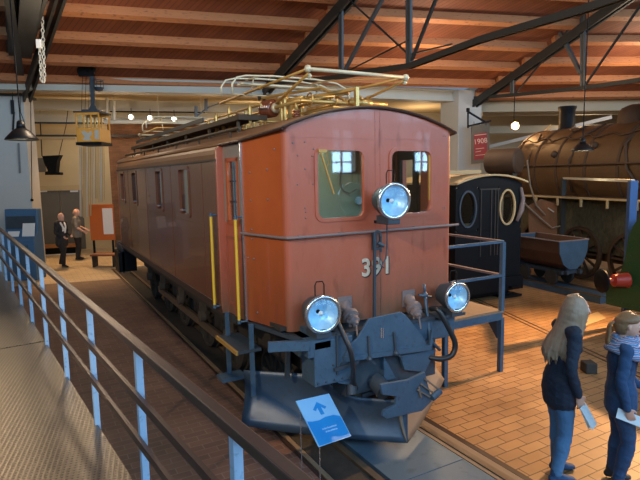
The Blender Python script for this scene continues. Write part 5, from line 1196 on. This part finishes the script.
def fuse(m, name, mt, parent, voxel=.008, sm=4, folds=0., label=None, seed=0.):
    bmesh.ops.recalc_face_normals(m.bm, faces=m.bm.faces)
    me = bpy.data.meshes.new(name); m.bm.to_mesh(me); m.bm.free()
    o = bpy.data.objects.new('tmp', me); COL.objects.link(o)
    r = o.modifiers.new('r', 'REMESH'); r.mode = 'VOXEL'; r.voxel_size = voxel; r.use_smooth_shade = True
    s = o.modifiers.new('s', 'SMOOTH'); s.iterations = sm; s.factor = .5
    dg = bpy.context.evaluated_depsgraph_get(); me2 = bpy.data.meshes.new_from_object(o.evaluated_get(dg)); bpy.data.objects.remove(o); bpy.data.meshes.remove(me)
    if folds:
        co_ = [(v.co.copy(), v.normal.copy()) for v in me2.vertices]
        for v, (c, n_) in zip(me2.vertices, co_):
            f_ = noise.noise(V((c.x*9, c.y*9+seed, c.z*16)))+.6*noise.noise(V((c.x*20+c.z*22, c.y*20-c.z*14, c.z*26+seed)))
            v.co = c+n_*folds*f_
    me2.name = name; me2.materials.clear(); me2.materials.append(M[mt] if isinstance(mt, str) else mt)
    me2.polygons.foreach_set('use_smooth', [True]*len(me2.polygons))
    q = bpy.data.objects.new(name, me2); COL.objects.link(q); q.parent = parent
    if label: q['label'] = label
    return q
def hand(m, w, d, n, t, s=1., curl=.5, spread=.0):
    """w wrist, d finger direction, n palm normal (towards what is held), t thumb side"""
    w, d, n, t = V(w), V(d).normalized(), V(n).normalized(), V(t).normalized()
    t = (t-d*t.dot(d)).normalized(); n = d.cross(t)*(1 if d.cross(t).dot(n) > 0 else -1)
    slimb(m, [w-d*.02, w+d*.02*s, w+d*.055*s, w+d*.085*s], [(.024*s, .019*s), (.030*s, .016*s), (.040*s, .015*s), (.038*s, .012*s)], ref=t)
    for i, (off, L_) in enumerate(((.030, .070), (.010, .078), (-.011, .073), (-.031, .058))):
        p = w+d*.085*s+t*off*s; dd = d.copy(); P = [p-d*.02*s, p]
        for k, seg in enumerate((.42, .32, .26)):
            a = curl*(.35, .8, .8)[k]; dd = (dd*math.cos(a)+n*math.sin(a)).normalized(); P.append(P[-1]+dd*L_*seg*s)
        limb(m, P, [.0085*s]*3+[.0078*s, .0068*s], n=8)
    p = w+d*.02*s+t*.026*s; a = (t*.75+d*.55+n*.25).normalized(); b = (t*.2+d*.85+n*.5).normalized()
    limb(m, [p, p+a*.032*s, p+a*.032*s+b*.03*s, p+a*.032*s+b*.053*s], [.013*s, .0105*s, .009*s, .0075*s], n=8)
def headmesh(m, c, s, yaw=0., pitch=0.):
    s = s*1.06
    Rm = Matrix.Rotation(yaw, 3, 'Z')@Matrix.Rotation(pitch, 3, 'Y'); c = V(c)
    n, k = 28, 20; rings = []
    def P(x, y, z):                                   # unit direction to head surface
        X = .096 if x > 0 else .102; q = V((x*X, y*.076, z*.118))
        if z < 0:
            q.y *= 1-.32*(-z)**1.3; q.x *= 1-.18*(-z); q.x += .018*(-z)*(1 if x > 0 else -.3)
        if x > .5 and -.05 < z < .35: q.x -= .005*math.exp(-((abs(y)-.42)/.18)**2-((z-.1)/.12)**2)*2
        return c+Rm@(q*s)
    T = m._v(P(0, 0, 1)); B = m._v(P(0, 0, -1))
    for i in range(1, k):
        t = PI*i/k; rings.append([m._v(P(math.sin(t)*math.cos(2*PI*j/n), math.sin(t)*math.sin(2*PI*j/n), math.cos(t))) for j in range(n)])
    for j in range(n): m.bm.faces.new((T, rings[0][j], rings[0][(j+1) % n])); m.bm.faces.new((B, rings[-1][(j+1) % n], rings[-1][j]))
    for A_, B_ in zip(rings, rings[1:]):
        for j in range(n): m.bm.faces.new((A_[j], B_[j], B_[(j+1) % n], A_[(j+1) % n]))
    L_ = lambda x, y, z: c+Rm@(V((x, y, z))*s)
    limb(m, [L_(.088, 0, .012), L_(.104, 0, -.012), L_(.112, 0, -.030)], [.008*s, .0105*s, .0125*s], n=8)          # nose
    limb(m, [L_(.093, -.018, -.058), L_(.1, 0, -.056), L_(.093, .018, -.058)], [.005*s, .0075*s, .005*s], n=8)     # upper lip
    limb(m, [L_(.091, -.015, -.067), L_(.098, 0, -.068), L_(.091, .015, -.067)], [.005*s, .008*s, .005*s], n=8)
    limb(m, [L_(.082, -.012, -.1), L_(.082, .012, -.1)], [.014*s, .014*s], n=8)                                     # chin
    for y in (-1, 1):
        limb(m, [L_(.082, y*.045, .028), L_(.092, y*.018, .030)], [.006*s, .006*s], n=8)                           # brow
        limb(m, [L_(-.004, y*.074, .022), L_(-.012, y*.083, .006), L_(-.004, y*.077, -.022)], [(.006*s, .013*s), (.008*s, .015*s), (.006*s, .009*s)], n=10)   # ear
    return L_
def eyes(L_, s, parent):
    for y in (-.031, .031):
        e = MB().ball(L_(.083, y, .008), .0115*s, 12).build('eye', M['paper'], parent, smooth=True)
        MB().ball(L_(.0925, y, .008), .0052*s, 8).build('iris', M['black'], e, smooth=True)
def person(name, label, loc, face, H, pose, outfit, hair):
    rz = math.atan2(face.y, face.x); t = thing(name, label, 'person', (loc[0], loc[1], 0), rz)
    s = H/1.70; J = dict(pel=(0, 0, .93), wai=(-.005, 0, 1.08), che=(0, 0, 1.27), nec=(-.01, 0, 1.44), hed=(.03, 0, 1.585))
    for sd, k in ((1, 'l'), (-1, 'r')):
        J['hip'+k] = (0, .085*sd, .88); J['kne'+k] = (.02, .095*sd, .48); J['ank'+k] = (-.02, .10*sd, .09)
        J['sho'+k] = (-.01, .165*sd, 1.385); J['elb'+k] = (-.01, .215*sd, 1.10); J['wri'+k] = (.08, .22*sd, .87)
    J.update(pose.get('J', {}))
    for k in 'lr': J['hip'+k] = (J['pel'][0], J['hip'+k][1], J['hip'+k][2])
    J = {k: V(v)*s for k, v in J.items()}
    g = pose.get('girth', 1.)*s; female = pose.get('female', True)
    sw = .16 if female else .185
    def torso(m, e, zlow=None):
        slimb(m, [J['pel']-V((0, 0, .06*s)), J['pel'], J['wai'], J['che'], J['che'].lerp(J['nec'], .55)], [((.145+e)*g, (.105+e)*g), ((.155+e)*g, (.11+e)*g), ((.128+e)*g, (.092+e)*g), ((.155+e)*g, (.112+e)*g), ((.12+e)*g, (.08+e)*g)])
        slimb(m, [J['shol'].lerp(J['shor'], 0), J['che'].lerp(J['nec'], .72), J['shor']], [(.05+e)*g, (.07+e)*g, (.05+e)*g], ref=(1, 0, 0))
    def arm(m, k, e, end=1.):
        w_ = J['elb'+k].lerp(J['wri'+k], end)
        slimb(m, [J['sho'+k], J['sho'+k].lerp(J['elb'+k], .5), J['elb'+k], J['elb'+k].lerp(w_, .45), w_], [(.047+e)*g, (.042+e)*g, (.035+e)*g, (.034+e)*g, (.023+e)*g], k=3)
    def leg(m, k, e, end=1.):
        a = J['kne'+k].lerp(J['ank'+k], end)
        slimb(m, [J['hip'+k], J['hip'+k].lerp(J['kne'+k], .4), J['kne'+k], J['kne'+k].lerp(a, .35), a], [(.085+e)*g, (.077+e)*g, (.053+e)*g, (.055+e)*g, (.037+e)*g], k=3)
    m = MB(); torso(m, 0); [arm(m, k, 0) for k in 'lr']; [leg(m, k, 0) for k in 'lr']
    for k in 'lr': limb(m, [J['ank'+k]+V((-.03*s, 0, -.03*s)), J['ank'+k]+V((.06*s, 0, -.045*s)), J['ank'+k]+V((.13*s, 0, -.06*s))], [(.03*s, .03*s), (.036*s, .03*s), (.036*s, .02*s)])
    limb(m, [J['che'].lerp(J['nec'], .6), J['nec'], J['hed']+V((-.02, 0, -.05))*s], [.058*s, .05*s, .05*s])
    L_ = headmesh(m, J['hed'], s, pose.get('yaw', 0), pose.get('pitch', 0))
    for k in 'lr':
        w_ = J['wri'+k]; hd = pose.get('hand'+k)
        d = (w_-J['elb'+k]).normalized()
        if hd: hand(m, w_, hd[0], hd[1], hd[2], s, hd[3])
        else: hand(m, w_, d, V((0, -1 if k == 'l' else 1, 0)), V((1, 0, 0)), s, .45)
    body = fuse(m, 'body', 'skin', t, pose.get('voxel', .006), 3)
    eyes(L_, s, body)
    # clothes
    m = MB(); torso(m, .014); sl_ = outfit.get('sleeve', .97)
    hem = outfit.get('hem', .80)*s
    slimb(m, [V((J['pel'].x, J['pel'].y, hem)), J['pel'], J['wai'], J['che']], [((.20)*g, (.134)*g), ((.195)*g, (.134)*g), (.15*g, .112*g), (.168*g, .125*g)])
    for k in 'lr':
        arm(m, k, .012, sl_)
        if sl_ > .8: w_ = J['elb'+k].lerp(J['wri'+k], sl_); dd = (w_-J['elb'+k]).normalized(); limb(m, [w_-dd*.05*s, w_], [.034*g, .036*g])
    limb(m, [J['che'].lerp(J['nec'], .7), J['nec']-V((0, 0, .02*s))], [.07*g, .062*g])
    fuse(m, outfit['topname'], outfit['top'], t, .008, 4, .007, seed=H*7)
    m = MB(); slimb(m, [J['pel']-V((0, 0, .1*s)), J['pel'], J['pel']+V((0, 0, .05*s))], [((.15)*g, (.112)*g), (.16*g, .118*g), (.15*g, .11*g)])
    for k in 'lr': leg(m, k, .012, .96)
    fuse(m, 'trousers', outfit['legs'], t, .008, 3, .006, seed=H*3)
    for k in 'lr':
        a = J['ank'+k]; m = MB(); fx = V((1, 0, 0))
        slimb(m, [a+V((-.035, 0, -.045))*s, a+V((.03, 0, -.04))*s, a+V((.10, 0, -.055))*s, a+V((.155, 0, -.062))*s], [(.038*s, .036*s), (.042*s, .042*s), (.046*s, .03*s), (.040*s, .022*s)]); limb(m, [a+V((-.01, 0, -.03))*s, a+V((-.01, 0, .02))*s], [.042*s, .042*s])
        fuse(m, 'shoe', outfit['shoes'], t, .006, 2)
    hair(t, L_, s, J)
    return t, J, s
def hmat(name, a, b):
    m = mat(name, a, .42, 0, b, 5, .9, .2, 60, stretch=(9, 9, .7)); return m
def haircap(L_, s, m, back=.0, low=-.35, rr=1.10, front=.38):
    n, k = 26, 18; g = {}
    for i in range(k+1):
        t = PI*i/k
        for j in range(n):
            x, y, z = math.sin(t)*math.cos(2*PI*j/n), math.sin(t)*math.sin(2*PI*j/n), math.cos(t)
            keep = z > .56 or (x < front-.25+z*.75 and z > low)
            if keep: g[(i, j)] = m._v(L_(x*(.1 if x > 0 else .106)*rr, y*.079*rr, z*.12*rr))
    for i in range(k):
        for j in range(n):
            q = [(i, j), (i+1, j), (i+1, (j+1) % n), (i, (j+1) % n)]
            if all(p in g for p in q): m.bm.faces.new([g[p] for p in q])
def lock(m, pts, r0, n=7): slimb(m, pts, [r0*.5]+[r0]*(len(pts)-2)+[r0*.25], k=3, n=n)
hr = random.Random(11)
def long_hair(t, L_, s, J):
    m = MB(); haircap(L_, s, m, rr=1.12, low=-.5); m.ball(L_(-.018, 0, .03), .096*s, 18, 1.0, .88, 1.03); m.ball(L_(-.042, 0, -.01), .082*s, 18, 1.0, 1.05, 1.25)
    for i in range(64):
        a = math.radians(55+250*i/63); x, y = math.cos(a), math.sin(a)       # around the head, gap at the face
        top = L_(x*.06-.01, y*.05, .106); mid = L_(x*.105, y*.09, .01)
        side_ = abs(y); back = max(0, -x)
        low = L_(x*.11-.035, y*.105, -.14); e_ = L_(x*.10-.07-.07*back+hr.uniform(-.02, .02), y*(.12+.03*hr.random()), -.27-.06*hr.random()-.05*back)
        f_ = e_+V((hr.uniform(-.02, .03), hr.uniform(-.02, .02), -.06-.07*hr.random()))*s
        lock(m, [top, mid, low, e_, f_], .016*s)
    fuse(m, 'hair', hmat('ash_blonde_hair', (.20, .13, .08), (.42, .32, .22)), t, .007, 1, .004)
def pony_hair(t, L_, s, J):
    m = MB(); haircap(L_, s, m, rr=1.09, low=-.35, front=.36); m.ball(L_(-.02, 0, .034), .090*s, 18, 1.0, .88, 1.02); m.ball(L_(-.042, 0, -.008), .08*s, 18, 1.0, 1.03, 1.2)
    for i in range(30):
        a = math.radians(64+232*i/29); x, y = math.cos(a), math.sin(a)
        lock(m, [L_(x*.06+.035, y*.05, .112), L_(x*.103, y*.083, .05), L_(-.098, y*.03, .0+.02*x), L_(-.115, y*.008, .01)], .011*s)
    fuse(m, 'hair', hmat('dark_blonde_hair', (.16, .09, .042), (.32, .20, .10)), t, .006, 1, .003)
    m = MB()
    for i in range(16):
        a = 2*PI*i/16; r = .012+.01*(i % 2)
        lock(m, [L_(-.112, r*math.cos(a), .012+r*.6*math.sin(a)), L_(-.140, r*1.5*math.cos(a), -.02), L_(-.142+.01*math.sin(a), r*1.7*math.cos(a), -.10), L_(-.13+.012*math.sin(a), r*1.6*math.cos(a), -.19-.02*hr.random()), L_(-.12, r*math.cos(a), -.25)], .011*s)
    fuse(m, 'ponytail', 'dark_blonde_hair_', t, .006, 1, .003) if False else fuse(m, 'ponytail', _m['dark_blonde_hair'], t, .006, 1, .003)
    MB().tube(circ(L_(-.118, 0, .01), .017*s, 12, (0, 1, 0), (.3, 0, .95)), .006, 6, closed=True).build('hair_tie', mat('pink_band', (.7, .12, .2), .6), t, smooth=True)
M['navy'] = mat('navy_knit', (.012, .022, .042), .85, 0, (.018, .032, .06), 30, .6, .3, 120)
M['bluek'] = mat('blue_sweatshirt', (.018, .06, .145), .85, 0, (.026, .08, .19), 10, .6, .25, 90)
M['jeans'] = mat('blue_denim', (.035, .13, .28), .75, 0, (.13, .30, .52), 3.2, .8, .25, 60, stretch=(1, 1, .6))
M['jeansd'] = mat('dark_denim', (.018, .055, .14), .75, 0, (.035, .10, .22), 3.2, .8, .25, 60)
base1 = V((4.20, 2.95, 0))-RGT*.13-FWD*.02; f1 = az(86)
g1, J1, s1 = person('person', 'girl with long ash-blonde hair, dark navy sweater and blue jeans holding a folded leaflet', base1, f1, 1.70,
    dict(girth=.98, yaw=-.15, J=dict(pel=(.03, 0, .93), wai=(.05, 0, 1.08), che=(.08, 0, 1.27), nec=(.11, 0, 1.44), hed=(.155, 0, 1.575), shol=(.09, .165, 1.385), shor=(.06, -.17, 1.38), wrir=(.09, -.21, .855), elbr=(.0, -.235, 1.11), elbl=(.27, .17, 1.20), wril=(.20, .02, 1.36), kner=(.05, -.09, .47), ankr=(-.03, -.11, .09), ankl=(.08, .09, .09), knel=(.07, .09, .48)),
         handr=((.35, .05, -1), (0, 1, -.1), (1, 0, .2), .75), handl=((.1, -.6, .8), (-1, 0, 0), (0, 0, 1), .6)),
    dict(top='navy', topname='sweater', legs='jeans', shoes='jeansd', hem=.76), long_hair)
base2 = V((4.47, 2.62, 0))-RGT*.02; f2 = az(106)
g2, J2, s2 = person('person', 'girl with ponytail, striped scarf, blue sweatshirt and dark jeans at the right edge', base2, f2, 1.57,
    dict(girth=1.02, yaw=0, pitch=.12, J=dict(wrir=(.0, -.235, .86), elbr=(-.06, -.235, 1.11), elbl=(.02, .23, 1.1), wril=(.2, .16, .95), kner=(.06, -.09, .48), ankr=(-.01, -.10, .09)),
         handr=((.45, .1, -1), (0, 1, 0), (1, 0, .3), .7), handl=((1, -.3, 0), (0, -1, -.3), (0, 0, 1), .6)),
    dict(top='bluek', topname='sweatshirt', legs='jeansd', shoes='sole', hem=.80), pony_hair)
# scarf
def scarfmat():
    m = bpy.data.materials.new('striped_scarf'); m.use_nodes = True; nt = m.node_tree; N = nt.nodes; L = nt.links; b = N['Principled BSDF']; b.inputs['Roughness'].default_value = .9
    tc = N.new('ShaderNodeTexCoord'); w_ = N.new('ShaderNodeTexWave'); w_.inputs['Scale'].default_value = 9; w_.inputs['Distortion'].default_value = 5; w_.inputs['Detail'].default_value = 3; w_.bands_direction = 'Z'; L.new(tc.outputs['Object'], w_.inputs['Vector'])
    r = N.new('ShaderNodeValToRGB'); r.color_ramp.interpolation = 'CONSTANT'; e = r.color_ramp.elements; e[0].color = (.08, .22, .45, 1); e[1].position = .25; e[1].color = (.55, .62, .7, 1)
    for p_, c_ in ((.42, (.12, .3, .5, 1)), (.6, (.55, .08, .25, 1)), (.7, (.6, .66, .72, 1)), (.85, (.1, .14, .3, 1))): q = e.new(p_); q.color = c_
    L.new(w_.outputs['Fac'], r.inputs[0]); L.new(r.outputs[0], b.inputs['Base Color']); return m
m = MB(); nk = J2['nec']
for k in range(4):
    rr_ = .088+.022*k; z = .02-.030*k
    pts = [nk+V((.02+rr_*(1.0 if math.cos(a) > 0 else .85)*math.cos(a)+.02*k*max(0, math.cos(a)), rr_*1.05*math.sin(a), z-.035*k*max(0, math.cos(a))+.012*math.sin(3*a+k)))*1 for a in [2*PI*i/24 for i in range(24)]]
    m.tube(pts, .031, 8, closed=True)
fuse(m, 'scarf', scarfmat(), g2, .006, 2, .006)
# leaflets in the hands
def world_of(t, p): return t.matrix_basis@V(p) if False else Matrix.Rotation(t.rotation_euler.z, 3, 'Z')@V(p)+V(t.location)
h1 = world_of(g1, J1['wrir']+V((.035, .0, -.085))*s1)
def leaflet(corner, dd, ww, L_, W_, mt, label, fold=True):
    o = H3(corner, corner.z); m = MB(); dd = dd.normalized(); ww = (ww-dd*ww.dot(dd)).normalized(); nn = dd.cross(ww)
    m.prism([corner-ww*W_/2, corner+ww*W_/2, corner+ww*W_/2+dd*L_, corner-ww*W_/2+dd*L_], nn*.003)
    if fold: m.prism([corner-ww*W_/2+nn*.004, corner+ww*W_/2+nn*.004, corner+ww*W_/2+dd*L_+nn*.035, corner-ww*W_/2+dd*L_+nn*.035], nn*.003)
    return tag(m.build('leaflet', mt), label, 'leaflet')
M['leaf'] = mat('pale_leaflet', (.62, .74, .80), .5)
leaflet(h1, V((0, 0, -1))+RGT*.42, RGT*.8+FWD*.5, .21, .09, 'leaf', 'folded pale blue leaflet in the right hand of the girl in the navy sweater')
h2 = world_of(g2, J2['wrir']+V((.05, .03, -.07))*s2)
leaflet(h2-RGT*.13+V((0, 0, .03)), RGT+V((0, 0, -.42)), V((0, 0, 1))+FWD*.3, .36, .085, 'leaf', 'white booklet held low by the girl with the striped scarf', False)
# ---- two visitors far behind
M['coat'] = mat('black_coat', (.012, .014, .02), .8, 0, (.02, .022, .03), 6, .6)
M['greyshirt'] = mat('grey_shirt', (.17, .165, .15), .85, 0, (.22, .21, .19), 6, .6)
M['blackt'] = mat('black_trousers', (.012, .012, .014), .8)
def white_hair(t, L_, s, J):
    m = MB(); haircap(L_, s, m, rr=1.14, low=-.3); fuse(m, 'hair', mat('pale_blonde_hair', (.62, .55, .42), .6), t, .012, 1)
    m = MB(); slimb(m, [J['nec']+V((-.06, .05, -.0)), J['nec']+V((.07, .07, -.04)), J['che']+V((.13, .05, 0)), J['wai']+V((.13, .02, .02))], [.035, .035, .035, .03]); slimb(m, [J['nec']+V((-.06, -.05, 0)), J['nec']+V((.07, -.07, -.04)), J['che']+V((.135, -.04, -.05)), J['wai']+V((.14, -.06, .08))], [.035, .035, .035, .03]); fuse(m, 'scarf', 'paper', t, .012, 2)
def no_hair(t, L_, s, J):
    m = MB(); limb(m, [L_(-.09, -.04, -.02), L_(-.1, 0, -.02), L_(-.09, .04, -.02)], [.02*s, .022*s, .02*s]); fuse(m, 'hair', mat('grey_stubble', (.3, .22, .17), .7), t, .008, 1)
wpos = atz(64, 267, 0); mpos = atz(79, 259.5, 0)
person('person', 'visitor in black coat with white scarf and pale hair walking at the far end', (wpos.x, wpos.y), az(110), 1.74,
    dict(voxel=.012, girth=1.08, J=dict(kner=(.12, -.09, .50), ankr=(.10, -.1, .10), knel=(-.06, .09, .47), ankl=(-.22, .1, .14), elbl=(.02, .22, 1.1), wril=(.22, .14, 1.0), wrir=(.2, -.14, .98))),
    dict(top='coat', topname='coat', legs='blackt', shoes='blackt', hem=.74), white_hair)
person('person', 'bald visitor in grey shirt and black trousers standing at the far end', (mpos.x, mpos.y), az(75), 1.78,
    dict(voxel=.012, girth=1.15, female=False, J=dict(elbr=(.03, -.25, 1.12), wrir=(.22, -.2, .97), elbl=(.03, .25, 1.12), wril=(.24, .2, 1.0))),
    dict(top='greyshirt', topname='shirt', legs='blackt', shoes='blackt', sleeve=.08, hem=.84), no_hair)
